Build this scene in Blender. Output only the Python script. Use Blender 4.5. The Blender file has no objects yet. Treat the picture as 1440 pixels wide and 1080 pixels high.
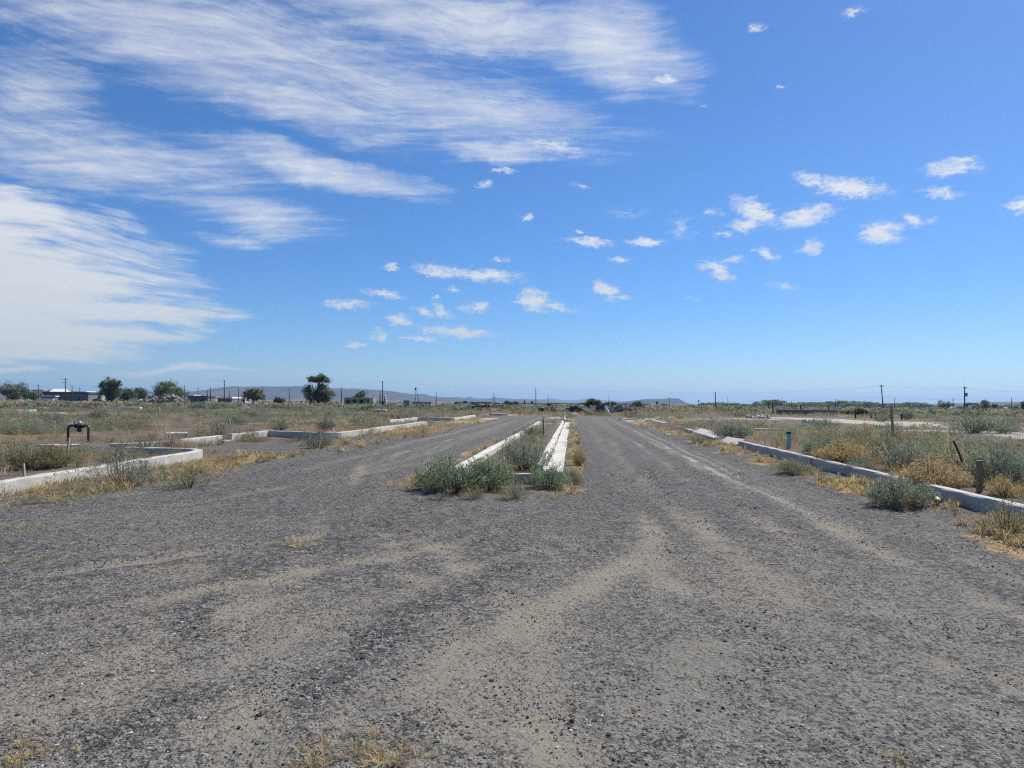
import bpy, math, random
import numpy as np
from mathutils import Vector, Matrix

random.seed(7)
RNG = np.random.default_rng(11)
scene = bpy.context.scene
COL = scene.collection
R = math.radians

# ------------------------------------------------------------------ camera
CAM = np.array([0.0, 0.0, 1.6])
FOC = 973.0                       # focal length in 1440-wide pixels
PITCH = math.atan(26 / FOC)
ROLL = 0.0095
_f = np.array([0, math.cos(PITCH), math.sin(PITCH)])
_u0 = np.array([0, -math.sin(PITCH), math.cos(PITCH)])
_r0 = np.array([1.0, 0, 0])
CR = math.cos(ROLL) * _r0 + math.sin(ROLL) * _u0
CU = -math.sin(ROLL) * _r0 + math.cos(ROLL) * _u0
cam_data = bpy.data.cameras.new('camera')
cam_data.sensor_width = 36
cam_data.lens = 36 * FOC / 1440
cam_data.clip_start = 0.1
cam_data.clip_end = 60000
cam = bpy.data.objects.new('camera', cam_data)
COL.objects.link(cam)
m = Matrix.Identity(4)
for i in range(3):
    m[i][0] = CR[i]; m[i][1] = CU[i]; m[i][2] = -_f[i]; m[i][3] = CAM[i]
cam.matrix_world = m
scene.camera = cam


def ray(px, py):
    d = _f + CR * ((px - 720) / FOC) + CU * ((540 - py) / FOC)
    return d / np.linalg.norm(d)


def gp(px, py, z=0.0):
    """where the sight line of a photograph pixel meets the level z"""
    d = ray(px, py)
    t = (z - CAM[2]) / d[2]
    p = CAM + d * t
    return float(p[0]), float(p[1])


def at(px, py, Y):
    """the point at distance Y (world y) on a pixel's sight line"""
    d = ray(px, py)
    p = CAM + d * (Y / d[1])
    return float(p[0]), float(p[1]), float(p[2])


# ------------------------------------------------------------------ node helper
class NT:
    def __init__(self, tree):
        self.t = tree
        tree.nodes.clear()

    def n(self, typ, **kw):
        nd = self.t.nodes.new(typ)
        for k, v in kw.items():
            setattr(nd, k, v)
        return nd

    def put(self, sock, v):
        if v is None:
            return
        if isinstance(v, bpy.types.NodeSocket):
            self.t.links.new(v, sock)
        else:
            if hasattr(sock.default_value, '__len__') and isinstance(v, (tuple, list)) and len(sock.default_value) == 4 and len(v) == 3:
                v = (*v, 1)
            sock.default_value = v

    def math(self, op, a, b=None, c=None, clamp=False):
        nd = self.n('ShaderNodeMath', operation=op, use_clamp=clamp)
        self.put(nd.inputs[0], a); self.put(nd.inputs[1], b); self.put(nd.inputs[2], c)
        return nd.outputs[0]

    def vmath(self, op, a, b=None, s=None):
        nd = self.n('ShaderNodeVectorMath', operation=op)
        self.put(nd.inputs[0], a); self.put(nd.inputs[1], b)
        if s is not None:
            self.put(nd.inputs['Scale'], s)
        return nd.outputs[0]

    def noise(self, vec, scale, detail=4, rough=0.55, dist=0.0, color=False):
        nd = self.n('ShaderNodeTexNoise')
        self.put(nd.inputs['Vector'], vec)
        nd.inputs['Scale'].default_value = scale
        nd.inputs['Detail'].default_value = detail
        nd.inputs['Roughness'].default_value = rough
        nd.inputs['Distortion'].default_value = dist
        return nd.outputs['Color' if color else 'Fac']

    def voronoi(self, vec, scale, feature='F1', out='Distance'):
        nd = self.n('ShaderNodeTexVoronoi', feature=feature)
        self.put(nd.inputs['Vector'], vec)
        nd.inputs['Scale'].default_value = scale
        return nd.outputs[out]

    def mapping(self, vec, loc=(0, 0, 0), rot=(0, 0, 0), scale=(1, 1, 1), typ='POINT'):
        nd = self.n('ShaderNodeMapping', vector_type=typ)
        self.put(nd.inputs['Vector'], vec)
        nd.inputs['Location'].default_value = loc
        nd.inputs['Rotation'].default_value = rot
        nd.inputs['Scale'].default_value = scale
        return nd.outputs[0]

    def ramp(self, fac, a, b, smooth=True):
        nd = self.n('ShaderNodeMapRange', interpolation_type='SMOOTHSTEP' if smooth else 'LINEAR')
        self.put(nd.inputs['Value'], fac)
        nd.inputs['From Min'].default_value = a
        nd.inputs['From Max'].default_value = b
        return nd.outputs[0]

    def mix(self, fac, a, b, blend='MIX'):
        nd = self.n('ShaderNodeMix', data_type='RGBA', blend_type=blend)
        self.put(nd.inputs[0], fac); self.put(nd.inputs[6], a); self.put(nd.inputs[7], b)
        return nd.outputs[2]

    def combine(self, x, y, z=0.0):
        nd = self.n('ShaderNodeCombineXYZ')
        self.put(nd.inputs[0], x); self.put(nd.inputs[1], y); self.put(nd.inputs[2], z)
        return nd.outputs[0]
# ------------------------------------------------------------------ sky with its clouds, sun
SUN_AZ, SUN_EL = 48.0, 50.0       # azimuth from +Y towards +X
world = bpy.data.worlds.new('World')
scene.world = world
world.use_nodes = True
W = NT(world.node_tree)
tc = W.n('ShaderNodeTexCoord')
D = W.vmath('NORMALIZE', tc.outputs['Generated'])
sep = W.n('ShaderNodeSeparateXYZ'); W.put(sep.inputs[0], D)
dx, dy, dz = sep.outputs
sky = W.n('ShaderNodeTexSky', sky_type='NISHITA')
sky.sun_disc = False
sky.sun_elevation = R(SUN_EL)
sky.sun_rotation = R(SUN_AZ)
sky.altitude = 300
sky.air_density = 1.0
sky.dust_density = 0.35
sky.ozone_density = 5.0
hsv = W.n('ShaderNodeHueSaturation')
hsv.inputs['Saturation'].default_value = 1.2
# compass direction and height of each sight line
az = W.math('ARCTAN2', dx, dy)
el = W.math('ARCSINE', dz)
AE0 = W.combine(az, el)
tone = W.mix(W.ramp(el, -0.02, 0.30, False), (0.76, 0.88, 1.10), (1.0, 1.0, 1.10))
W.put(hsv.inputs['Color'], W.mix(1.0, sky.outputs[0], tone, 'MULTIPLY'))
# the cloud layer seen in perspective
den = W.math('MAXIMUM', W.math('ADD', dz, 0.07), 0.02)
Q = W.combine(W.math('DIVIDE', dx, den), W.math('DIVIDE', dy, den))
warp = W.noise(AE0, 9.0, 5, 0.6, color=True)
warp = W.vmath('SUBTRACT', warp, (0.5, 0.5, 0.5))
AEw = W.vmath('ADD', AE0, W.vmath('MULTIPLY', warp, (0.10, 0.05, 0)))
AEf = W.vmath('ADD', AE0, W.vmath('MULTIPLY', W.vmath('SUBTRACT', W.noise(AE0, 3.2, 1.5, 0.5, color=True), (0.5, 0.5, 0.5)), (0.25, 0.13, 0)))
warp2 = W.vmath('SUBTRACT', W.noise(W.mapping(AE0, rot=(0, 0, R(12)), scale=(1, 1.9, 1)), 42.0, 4, 0.62, color=True), (0.5, 0.5, 0.5))
warp3 = W.vmath('SUBTRACT', W.noise(AE0, 130.0, 4, 0.65, color=True), (0.5, 0.5, 0.5))
AEs = W.vmath('ADD', W.vmath('ADD', AE0, W.vmath('MULTIPLY', warp2, (0.046, 0.022, 0))), W.vmath('MULTIPLY', warp3, (0.016, 0.010, 0)))


def azel(px, py):
    d = ray(px, py)
    return np.array([math.atan2(d[0], d[1]), math.asin(d[2])])


def blob(vec, px, py, a, b, rot=0.0, w=1.0):
    c = azel(px, py)
    r = R(rot)
    A = azel(px + a * math.cos(r), py + a * math.sin(r)) - c
    B = azel(px - b * math.sin(r), py + b * math.cos(r)) - c
    mp = W.mapping(vec, (c[0], c[1], 0), (0, 0, math.atan2(A[1], A[0])), (np.linalg.norm(A), np.linalg.norm(B), 1), 'TEXTURE')
    g = W.n('ShaderNodeTexGradient', gradient_type='SPHERICAL')
    W.put(g.inputs[0], mp)
    return W.math('MULTIPLY', g.outputs['Fac'], w) if w != 1.0 else g.outputs['Fac']


def union(vec, items):
    s = None
    for it in items:
        b = blob(vec, *it)
        s = b if s is None else W.math('SMOOTH_MAX', s, b, 0.15)
    return s


cirrus = union(AEw, [
    (280, 40, 640, 120, 9, 1.0), (860, 60, 170, 95, 14, 1.25), (640, 30, 380, 75, 3, 1.15), (600, 140, 420, 75, 9, 1.0),
    (380, 130, 380, 60, 14, 0.95), (455, 238, 230, 34, 10, 1.35), (700, 206, 130, 24, 4, 1.2), (120, 215, 360, 75, 8, 1.0),
    (370, 300, 160, 48, 8, 0.95), (40, 120, 160, 90, 0, 0.8), (330, 338, 90, 16, 6, 0.75)])
bank = union(AEw, [(-110, 395, 400, 150, 3, 1.5), (40, 300, 220, 50, 7, 0.8), (60, 350, 260, 40, 4, 0.8), (150, 436, 250, 30, 1, 1.05), (110, 395, 260, 36, 3, 0.85), (110, 470, 260, 30, -1, 0.95),
                   (30, 494, 240, 22, 0, 1.0), (10, 518, 90, 7, 1, 0.8), (250, 519, 120, 7, 0, 0.9)])
puffs = [
    (490, 428, 62, 11, 3), (540, 413, 48, 9, 9), (670, 386, 112, 17, 5, 1.1), (610, 382, 50, 13, 10), (553, 374, 22, 9, 5, .8),
    (750, 420, 34, 24, 10, 1.25), (785, 432, 50, 13, 12, .95), (668, 433, 40, 15, 0, .95), (595, 440, 26, 11, 25), (622, 438, 30, 12, 22),
    (562, 450, 28, 13, 8, 1.15), (640, 467, 90, 13, 4, 1.15), (534, 472, 20, 14, 0), (497, 484, 22, 7, 0), (590, 477, 42, 8, 8),
    (637, 408, 15, 9, 0, .9), (612, 417, 13, 9, 0, .9), (704, 365, 16, 9, 0, .8), (681, 259, 17, 9, 0, .95), (708, 240, 26, 8, 4, .9),
    (742, 304, 13, 9, 0, .9), (852, 409, 32, 16, 28, 1.15), (870, 418, 36, 8, 10, .85), (830, 339, 62, 11, 4), (908, 340, 46, 12, 4, 1.05),
    (873, 365, 34, 7, 2, .9), (812, 323, 13, 6, 0, .9), (820, 262, 26, 9, 5, .7),
    (1195, 263, 100, 22, 6, 1.2), (1140, 252, 45, 16, 12), (1062, 298, 62, 22, 25, 1.15), (1130, 305, 70, 24, -12, 1.15), (1050, 318, 40, 18, 0, 1.05),
    (1340, 236, 66, 24, -4, 1.1), (1325, 272, 48, 12, 3, .9), (1240, 328, 52, 26, 6, 1.15), (1290, 312, 34, 17, 10, 1.0), (1430, 291, 32, 14, 4, 1.1),
    (1008, 380, 40, 19, 24, 1.2), (1022, 366, 40, 9, 3, .9), (1079, 359, 26, 13, 24, 1.0), (1141, 348, 28, 17, 0, 1.0), (1100, 402, 50, 8, 8, .75),
    (958, 320, 44, 30, 40, .62), (1000, 300, 34, 12, 0, .7), (935, 110, 34, 10, -8, 1.0), (1098, 122, 16, 6, -14, .8), (1200, 18, 32, 12, -20, .8),
    (1068, 38, 22, 12, 0, .7), (780, 205, 90, 24, 6, .75), (1020, 330, 26, 10, 0, .8), (975, 420, 26, 8, 6, .6), (990, 148, 14, 9, 0, .6), (880, 300, 60, 16, 0, .5)]
puff = union(AEs, puffs)
n_str = W.noise(W.mapping(Q, rot=(0, 0, R(-24)), scale=(1.1, 5.2, 1)), 2.2, 9, 0.62, 0.6)
n_fib = W.noise(W.mapping(AEf, rot=(0, 0, R(19)), scale=(1, 8.0, 1)), 8.0, 9, 0.66, 0.25)
n_fin = W.noise(W.mapping(AEs, rot=(0, 0, R(20)), scale=(1, 2.6, 1)), 64.0, 8, 0.76, 0.35)
n_mid = W.noise(W.mapping(AE0, rot=(0, 0, R(16)), scale=(1, 2.6, 1)), 24.0, 7, 0.72, 0.8)
bk_n = W.noise(W.mapping(AEf, rot=(0, 0, R(3)), scale=(1, 9.0, 1)), 7.0, 8, 0.64, 0.15)
n_st2 = W.noise(W.mapping(AEf, rot=(0, 0, R(25)), scale=(1, 7.0, 1)), 17.0, 8, 0.68, 0.35)
h = lambda x, k: W.math('MULTIPLY', W.math('SUBTRACT', x, 0.5), k)
cir = W.math('ADD', W.math('MULTIPLY', W.math('POWER', cirrus, 0.6), 0.86), W.math('ADD', W.math('ADD', h(n_str, 1.0), h(n_fib, 1.15)), W.math('ADD', W.math('ADD', h(n_mid, 0.35), h(n_st2, 0.65)), h(n_fin, 0.30))))
cir = W.math('MULTIPLY', W.math('MULTIPLY', W.ramp(cir, 0.24, 1.45), 0.86), W.ramp(cirrus, 0.10, 0.34))
veil = W.math('MULTIPLY', W.ramp(W.math('ADD', cirrus, h(n_str, .5)), 0.15, 1.0), 0.27)
cir = W.math('SUBTRACT', 1.0, W.math('MULTIPLY', W.math('SUBTRACT', 1.0, cir), W.math('SUBTRACT', 1.0, veil)))
bnk = W.math('ADD', W.math('MULTIPLY', bank, 1.32), W.math('ADD', W.math('ADD', h(bk_n, 1.7), h(n_st2, 0.6)), h(n_fin, 0.25)))
bnk = W.math('MULTIPLY', W.ramp(bnk, 0.05, 0.95), 0.92)
bnk = W.math('MULTIPLY', bnk, W.ramp(bank, 0.08, 0.24))
pf = W.math('ADD', W.math('MULTIPLY', puff, 1.20), W.math('ADD', h(n_fin, 1.8), W.math('ADD', h(n_mid, 1.5), h(n_st2, 1.2))))
pf = W.math('MULTIPLY', W.ramp(pf, 0.10, 1.40), W.ramp(puff, 0.05, 0.72))
pf = W.math('MULTIPLY', pf, 0.95)
inv = lambda x: W.math('SUBTRACT', 1.0, x)
cov = inv(W.math('MULTIPLY', W.math('MULTIPLY', inv(cir), inv(bnk)), inv(pf)))
cov = W.math('MULTIPLY', cov, W.ramp(el, 0.0, 0.02))
SKY_STRENGTH = 0.088
cloud_col = W.mix(W.ramp(el, 0.02, 0.30), (6.0, 6.2, 6.3), (7.2, 7.4, 7.7))
cloud_col = W.vmath('SCALE', cloud_col, s=W.math('ADD', 0.86, W.math('MULTIPLY', W.math('ADD', bk_n, n_fin), 0.15)))
final = W.mix(cov, hsv.outputs[0], cloud_col)
bg = W.n('ShaderNodeBackground')
W.put(bg.inputs['Color'], final)
bg.inputs['Strength'].default_value = SKY_STRENGTH
out = W.n('ShaderNodeOutputWorld')
world.node_tree.links.new(bg.outputs[0], out.inputs['Surface'])
world.cycles.sampling_method = 'MANUAL'
world.cycles.sample_map_resolution = 512

sun_data = bpy.data.lights.new('sun', 'SUN')
sun_data.energy = 5.0
sun_data.angle = R(0.53)
sun_data.color = (1.0, 0.945, 0.86)
sun = bpy.data.objects.new('sun', sun_data)
COL.objects.link(sun)
_sd = Vector((math.sin(R(SUN_AZ)) * math.cos(R(SUN_EL)), math.cos(R(SUN_AZ)) * math.cos(R(SUN_EL)), math.sin(R(SUN_EL))))
sun.rotation_euler = (-_sd).to_track_quat('-Z', 'Y').to_euler()

scene.view_settings.view_transform = 'Standard'
scene.view_settings.look = 'None'
scene.view_settings.exposure = 0.34
scene.view_settings.gamma = 1.0
scene.view_settings.use_curve_mapping = False
scene.cycles.use_denoising = False
scene.cycles.pixel_filter_type = 'BLACKMAN_HARRIS'
scene.cycles.filter_width = 1.25
scene.cycles.max_bounces = 5
scene.cycles.diffuse_bounces = 2
scene.cycles.glossy_bounces = 1
scene.cycles.transmission_bounces = 2
scene.cycles.transparent_max_bounces = 6
scene.cycles.caustics_reflective = False
scene.cycles.caustics_refractive = False
# ------------------------------------------------------------------ noise in numpy
def _hash(ix, iy, seed):
    h_ = (ix.astype(np.int64) * 374761393 + iy.astype(np.int64) * 668265263 + seed * 974711) & 0x7fffffff
    h_ = ((h_ ^ (h_ >> 13)) * 1274126177) & 0x7fffffff
    return ((h_ ^ (h_ >> 16)) & 0xffff) / 65535.0


def vnoise(x, y, seed=0):
    x = np.asarray(x, float); y = np.asarray(y, float)
    ix = np.floor(x); iy = np.floor(y)
    fx = x - ix; fy = y - iy
    fx = fx * fx * (3 - 2 * fx); fy = fy * fy * (3 - 2 * fy)
    a = _hash(ix, iy, seed); b = _hash(ix + 1, iy, seed)
    c = _hash(ix, iy + 1, seed); d = _hash(ix + 1, iy + 1, seed)
    return (a * (1 - fx) + b * fx) * (1 - fy) + (c * (1 - fx) + d * fx) * fy


def fbm(x, y, seed=0, octv=4, gain=0.5):
    s = 0; a = 1; t = 0
    for o in range(octv):
        s = s + a * vnoise(np.asarray(x) * 2 ** o + o * 17.3, np.asarray(y) * 2 ** o - o * 9.1, seed + o * 31)
        t += a; a *= gain
    return s / t


def sst(a, b, x):
    t = np.clip((np.asarray(x, float) - a) / (b - a), 0, 1)
    return t * t * (3 - 2 * t)


def band(x, a, b, soft):
    return sst(a - soft, a + soft, x) * (1 - sst(b - soft, b + soft, x))


# ------------------------------------------------------------------ the road's own axes
_d = ray(805, 566.8)
RAZ = math.atan2(_d[0], _d[1])
RC, RS = math.cos(RAZ), math.sin(RAZ)


def to_ls(x, y):
    return x * RC - y * RS, x * RS + y * RC


def from_ls(l, s):
    return l * RC + s * RS, -l * RS + s * RC


L_KERB, R_KERB, M_LEFT, M_RIGHT = -9.7, 6.1, -2.45, -0.72
ROAD_END = 88.0


def poly_dist(x, y, pts):
    best = np.full(np.shape(x), 1e9)
    for (ax, ay), (bx, by) in zip(pts[:-1], pts[1:]):
        vx, vy = bx - ax, by - ay
        t = np.clip(((x - ax) * vx + (y - ay) * vy) / (vx * vx + vy * vy + 1e-12), 0, 1)
        best = np.minimum(best, np.hypot(x - ax - t * vx, y - ay - t * vy))
    return best


def px_line(*pts):
    return [gp(*p) for p in pts]


PALE_PATHS = [([gp(*p, .17) for p in ((1110, 588), (1150, 590), (1200, 593.5), (1290, 599), (1345, 601), (1400, 602.5), (1460, 604))], 3.0),
              ([gp(*p, .17) for p in ((1320, 607), (1380, 609.5), (1445, 613.5), (1500, 617))], 2.2)]


def gravel_mask(x, y):
    """1 on the driven gravel, falling to 0 on the weedy verges"""
    l, s = to_ls(x, y)
    w = (fbm(x * 0.6, y * 0.6, 5, 4) - 0.5)
    wl = l + w * 1.6
    right = band(wl, 0.35, 4.95, 0.25)
    left = band(wl, -7.2, -2.95, 0.3)
    past = sst(11.0, 12.2, s + w * 1.4)
    fore_l = sst(-10.0, -9.0, wl + sst(6, 11.5, s) * -2.3)
    fore = (1 - past) * (1 - sst(5.0, 5.5, wl)) * fore_l
    g = np.maximum(fore, past * np.maximum(left, right))
    # side street between the two left kerbs
    side = band(s + w * 2, 18.5, 28.5, 0.8) * (1 - sst(-7.2, -6.6, l)) * sst(-12.6, -11.8, l) * (0.40 + 0.3 * (w > 0))
    g = np.maximum(g, side)
    g = g * (1 - sst(ROAD_END - 4, ROAD_END, s + w * 6))
    return g


def height(x, y):
    l, s = to_ls(x, y)
    z = (fbm(x * 0.22, y * 0.22, 3, 3) - 0.5) * 0.10
    # field behind the kerbs stands a little higher than the road
    z = z + 0.16 * sst(R_KERB + 0.1, R_KERB + 0.45, l) + 0.05 * sst(5.0, 5.9, l)
    z = z + 0.15 * (1 - sst(L_KERB - 0.5, L_KERB - 0.15, l)) * (1 - sst(17.6, 18.2, s)) + 0.24 * np.exp(-((x + 12.0) / .9) ** 2 - ((y - 20.3) / .8) ** 2)
    z = z + 0.10 * band(l, M_LEFT + 0.15, M_RIGHT - 0.1, 0.1) * sst(14.8, 15.4, s)
    # wheel ruts along both roads
    far = sst(12, 16, s)
    for c in (-6.2, -4.6, -3.6, 1.2, 2.9, 4.5):
        z = z - far * 0.025 * np.exp(-((l - c - 0.25 * (vnoise(s * 0.1, 0 * s, 9) - .5)) / 0.35) ** 2)
    near = 1 - sst(30, 60, np.hypot(x, y))
    z = z + near * (fbm(x * 1.7, y * 1.7, 21, 3) - 0.5) * 0.035 + near * (vnoise(x * 7, y * 7, 4) - .5) * 0.008
    fieldy = 1 - gravel_mask(x, y)
    z = z + fieldy * (fbm(x * 0.7, y * 0.7, 8, 3) - 0.45) * 0.12 * sst(9, 14, np.hypot(x, y))
    return z - 0.01


def zat(x, y):
    return float(height(np.array([x]), np.array([y]))[0])


def gpz(px, py):
    """sight line of a pixel against the uneven ground"""
    z = 0.0
    for _ in range(4):
        x, y = gp(px, py, z)
        z = zat(x, y)
    return x, y


# ------------------------------------------------------------------ mesh helpers
def mesh_from(name, V, F, mats=None, col=None, smooth=False, colname='tint'):
    """V (n,3), F (m,3|4) arrays -> mesh datablock, col per vertex (n,3)"""
    V = np.asarray(V, np.float32); F = np.asarray(F, np.int32)
    me = bpy.data.meshes.new(name)
    k = F.shape[1]
    me.vertices.add(len(V)); me.vertices.foreach_set('co', V.ravel())
    me.loops.add(F.size); me.loops.foreach_set('vertex_index', F.ravel())
    me.polygons.add(len(F))
    me.polygons.foreach_set('loop_start', np.arange(0, F.size, k, dtype=np.int32))
    try:
        me.polygons.foreach_set('loop_total', np.full(len(F), k, np.int32))
    except Exception:
        pass
    me.polygons.foreach_set('use_smooth', np.full(len(F), smooth))
    if col is not None:
        ca = me.color_attributes.new(colname, 'FLOAT_COLOR', 'POINT')
        c4 = np.ones((len(V), 4), np.float32); c4[:, :col.shape[1]] = col
        ca.data.foreach_set('color', c4.ravel())
    if mats is not None:
        for mm in (mats if isinstance(mats, (list, tuple)) else [mats]):
            me.materials.append(mm)
    me.update(calc_edges=True)
    me.validate()
    return me


def link(name, me, parent=None, loc=None, rotz=None):
    o = bpy.data.objects.new(name, me)
    COL.objects.link(o)
    if parent is not None:
        o.parent = parent
    if loc is not None:
        o.location = loc
    if rotz is not None:
        o.rotation_euler = (0, 0, rotz)
    return o


def tag(o, label=None, cat=None, group=None, kind=None):
    if label: o['label'] = label
    if cat: o['category'] = cat
    if group: o['group'] = group
    if kind: o['kind'] = kind
    return o


def empty(name, loc, rotz, label, cat, group=None):
    o = bpy.data.objects.new(name, None)
    COL.objects.link(o)
    o.location = loc; o.rotation_euler = (0, 0, rotz)
    o.empty_display_size = 0.2
    return tag(o, label, cat, group)


# ------------------------------------------------------------------ materials
def new_mat(name):
    mt = bpy.data.materials.new(name)
    mt.use_nodes = True
    return mt, NT(mt.node_tree)


def finish(N, color, rough=0.9, normal=None, spec=0.3, metallic=0.0, alpha=None):
    b = N.n('ShaderNodeBsdfPrincipled')
    N.put(b.inputs['Base Color'], color)
    N.put(b.inputs['Roughness'], rough)
    N.put(b.inputs['Metallic'], metallic)
    b.inputs['Specular IOR Level'].default_value = spec
    if normal is not None:
        N.put(b.inputs['Normal'], normal)
    o = N.n('ShaderNodeOutputMaterial')
    N.t.links.new(b.outputs[0], o.inputs['Surface'])
    return b


def bump(N, hgt, strength=0.5, dist=0.02):
    b = N.n('ShaderNodeBump')
    b.inputs['Strength'].default_value = strength
    b.inputs['Distance'].default_value = dist
    N.put(b.inputs['Height'], hgt)
    return b.outputs[0]


def simple_mat(name, c1, c2=None, scale=6.0, rough=0.85, spec=0.3, bumpd=0.004, metallic=0.0, grain=40.0):
    mt, N = new_mat(name)
    g = N.n('ShaderNodeTexCoord').outputs['Object']
    c2 = c2 or tuple(v * 0.7 for v in c1)
    a = N.noise(g, scale, 6, 0.65)
    b = N.noise(g, grain, 3, 0.6)
    fac = N.ramp(N.math('ADD', N.math('MULTIPLY', a, 0.75), N.math('MULTIPLY', b, 0.25)), 0.3, 0.7)
    finish(N, N.mix(fac, c1, c2), rough, bump(N, b, 0.5, bumpd) if bumpd else None, spec, metallic)
    return mt


def ground_material():
    mt, N = new_mat('gravel_and_soil')
    P = N.n('ShaderNodeNewGeometry').outputs['Position']
    at1 = N.n('ShaderNodeAttribute', attribute_name='mask')
    at2 = N.n('ShaderNodeAttribute', attribute_name='mask2')
    s1 = N.n('ShaderNodeSeparateColor'); N.put(s1.inputs[0], at1.outputs['Color'])
    s2 = N.n('ShaderNodeSeparateColor'); N.put(s2.inputs[0], at2.outputs['Color'])
    grav, dust, straw = s1.outputs
    coarse, pale, red = s2.outputs
    wob = N.vmath('ADD', P, N.vmath('MULTIPLY', N.vmath('SUBTRACT', N.noise(P, 40, 2, 0.5, color=True), (.5, .5, .5)), (.02, .02, .02)))
    vs = N.n('ShaderNodeTexVoronoi'); N.put(vs.inputs['Vector'], wob); vs.inputs['Scale'].default_value = 62
    vb = N.n('ShaderNodeTexVoronoi'); N.put(vb.inputs['Vector'], wob); vb.inputs['Scale'].default_value = 27
    rs = N.n('ShaderNodeSeparateColor'); N.put(rs.inputs[0], vs.outputs['Color'])
    rb = N.n('ShaderNodeSeparateColor'); N.put(rb.inputs[0], vb.outputs['Color'])
    st = N.math('POWER', rs.outputs[0], 1.8)
    stb = N.math('POWER', rb.outputs[0], 2.2)
    stone = N.mix(N.math('MAXIMUM', st, N.math('MULTIPLY', stb, 0.55)), (0.040, 0.0375, 0.035), (0.300, 0.285, 0.262))
    nb = N.noise(P, 0.55, 5, 0.6)
    nm = N.noise(P, 4.0, 5, 0.65)
    nf = N.noise(P, 28.0, 5, 0.7)
    nff = N.noise(P, 190.0, 3, 0.6)
    # fines lying between the stones, more of them where the road is dusty
    d = N.math('ADD', dust, N.math('ADD', N.math('MULTIPLY', N.math('SUBTRACT', nb, .5), .5),
               N.math('ADD', N.math('MULTIPLY', N.math('SUBTRACT', nm, .5), .55),
               N.math('ADD', N.math('MULTIPLY', N.math('SUBTRACT', nf, .5), 1.5), N.math('MULTIPLY', N.math('SUBTRACT', rs.outputs[1], .5), .85)))))
    dm = N.ramp(d, 0.24, 0.90)
    poke = N.math('MULTIPLY', N.ramp(rs.outputs[2], .80, .88), N.ramp(N.noise(P, 9.0, 3, .6), .38, .6))
    dm = N.math('MULTIPLY', dm, N.math('SUBTRACT', 1.0, N.math('MULTIPLY', poke, .85)))
    dcol = N.mix(N.ramp(N.math('ADD', red, N.math('MULTIPLY', N.math('SUBTRACT', nm, .5), .8)), 0.1, 0.9), (0.222, 0.210, 0.180), (0.290, 0.254, 0.196))
    dcol = N.mix(N.ramp(nff, 0.3, 0.7), N.mix(0.35, dcol, (0.08, 0.078, 0.072)), dcol)
    # patches of coarser and finer stone, seen as pepper and salt from farther off
    vc = N.n('ShaderNodeTexVoronoi'); N.put(vc.inputs['Vector'], wob); vc.inputs['Scale'].default_value = 21
    rc = N.n('ShaderNodeSeparateColor'); N.put(rc.inputs[0], vc.outputs['Color'])
    salt = N.math('ADD', N.math('MULTIPLY', N.math('POWER', rc.outputs[0], 1.5), 1.0), N.math('ADD', .50, N.math('MULTIPLY', N.math('SUBTRACT', nf, .5), .9)))
    stone = N.vmath('SCALE', stone, s=N.math('MAXIMUM', salt, .25))
    gcol = N.mix(dm, stone, dcol)
    gcol = N.mix(N.math('MULTIPLY', N.ramp(N.math('ADD', pale, N.math('ADD', N.math('MULTIPLY', N.math('SUBTRACT', nf, .5), 1.2), N.math('MULTIPLY', N.math('SUBTRACT', rs.outputs[1], .5), .5))), .25, .7), .8), gcol, (0.42, 0.405, 0.375))
    soil = N.mix(N.ramp(N.math('ADD', nb, N.math('MULTIPLY', nm, .4)), .45, .95), (0.21, 0.165, 0.115), (0.15, 0.105, 0.075))
    soil = N.mix(N.math('MULTIPLY', st, .5), soil, (0.10, 0.10, 0.095))
    soil = N.mix(N.ramp(N.math('ADD', pale, N.math('MULTIPLY', N.math('SUBTRACT', nf, .5), .7)), .35, .65), soil, (0.44, 0.41, 0.355))
    nst = N.noise(N.mapping(P, scale=(9, 9, 9)), 9.0, 4, .75)
    sm = N.ramp(N.math('ADD', straw, N.math('ADD', N.math('MULTIPLY', N.math('SUBTRACT', nm, .5), .7), N.math('MULTIPLY', N.math('SUBTRACT', nst, .5), .9))), .4, .8)
    scol = N.mix(nst, (0.34, 0.205, 0.085), (0.54, 0.375, 0.17))
    gm = N.ramp(N.math('ADD', grav, N.math('MULTIPLY', N.math('SUBTRACT', nf, .5), .6)), .3, .7)
    colr = N.mix(gm, soil, gcol)
    colr = N.mix(sm, colr, scol)
    # relief: stones stand out of the fines
    dome = N.math('SUBTRACT', 1.0, N.math('MULTIPLY', vs.outputs['Distance'], 1.4), clamp=True)
    domeb = N.math('MULTIPLY', N.math('SUBTRACT', 1.0, N.math('MULTIPLY', vb.outputs['Distance'], 1.4), clamp=True), stb)
    rel = N.math('ADD', N.math('MULTIPLY', dome, N.math('ADD', st, .25)), N.math('MULTIPLY', domeb, 1.8))
    rel = N.math('MULTIPLY', rel, N.math('SUBTRACT', 1.0, N.math('MULTIPLY', dm, .72)))
    rel = N.math('ADD', rel, N.math('ADD', N.math('MULTIPLY', nf, 0.9), N.math('MULTIPLY', nff, .25)))
    finish(N, colr, 0.93, bump(N, rel, 1.0, 0.020), 0.2)
    return mt


MAT_GROUND = ground_material()


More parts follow.
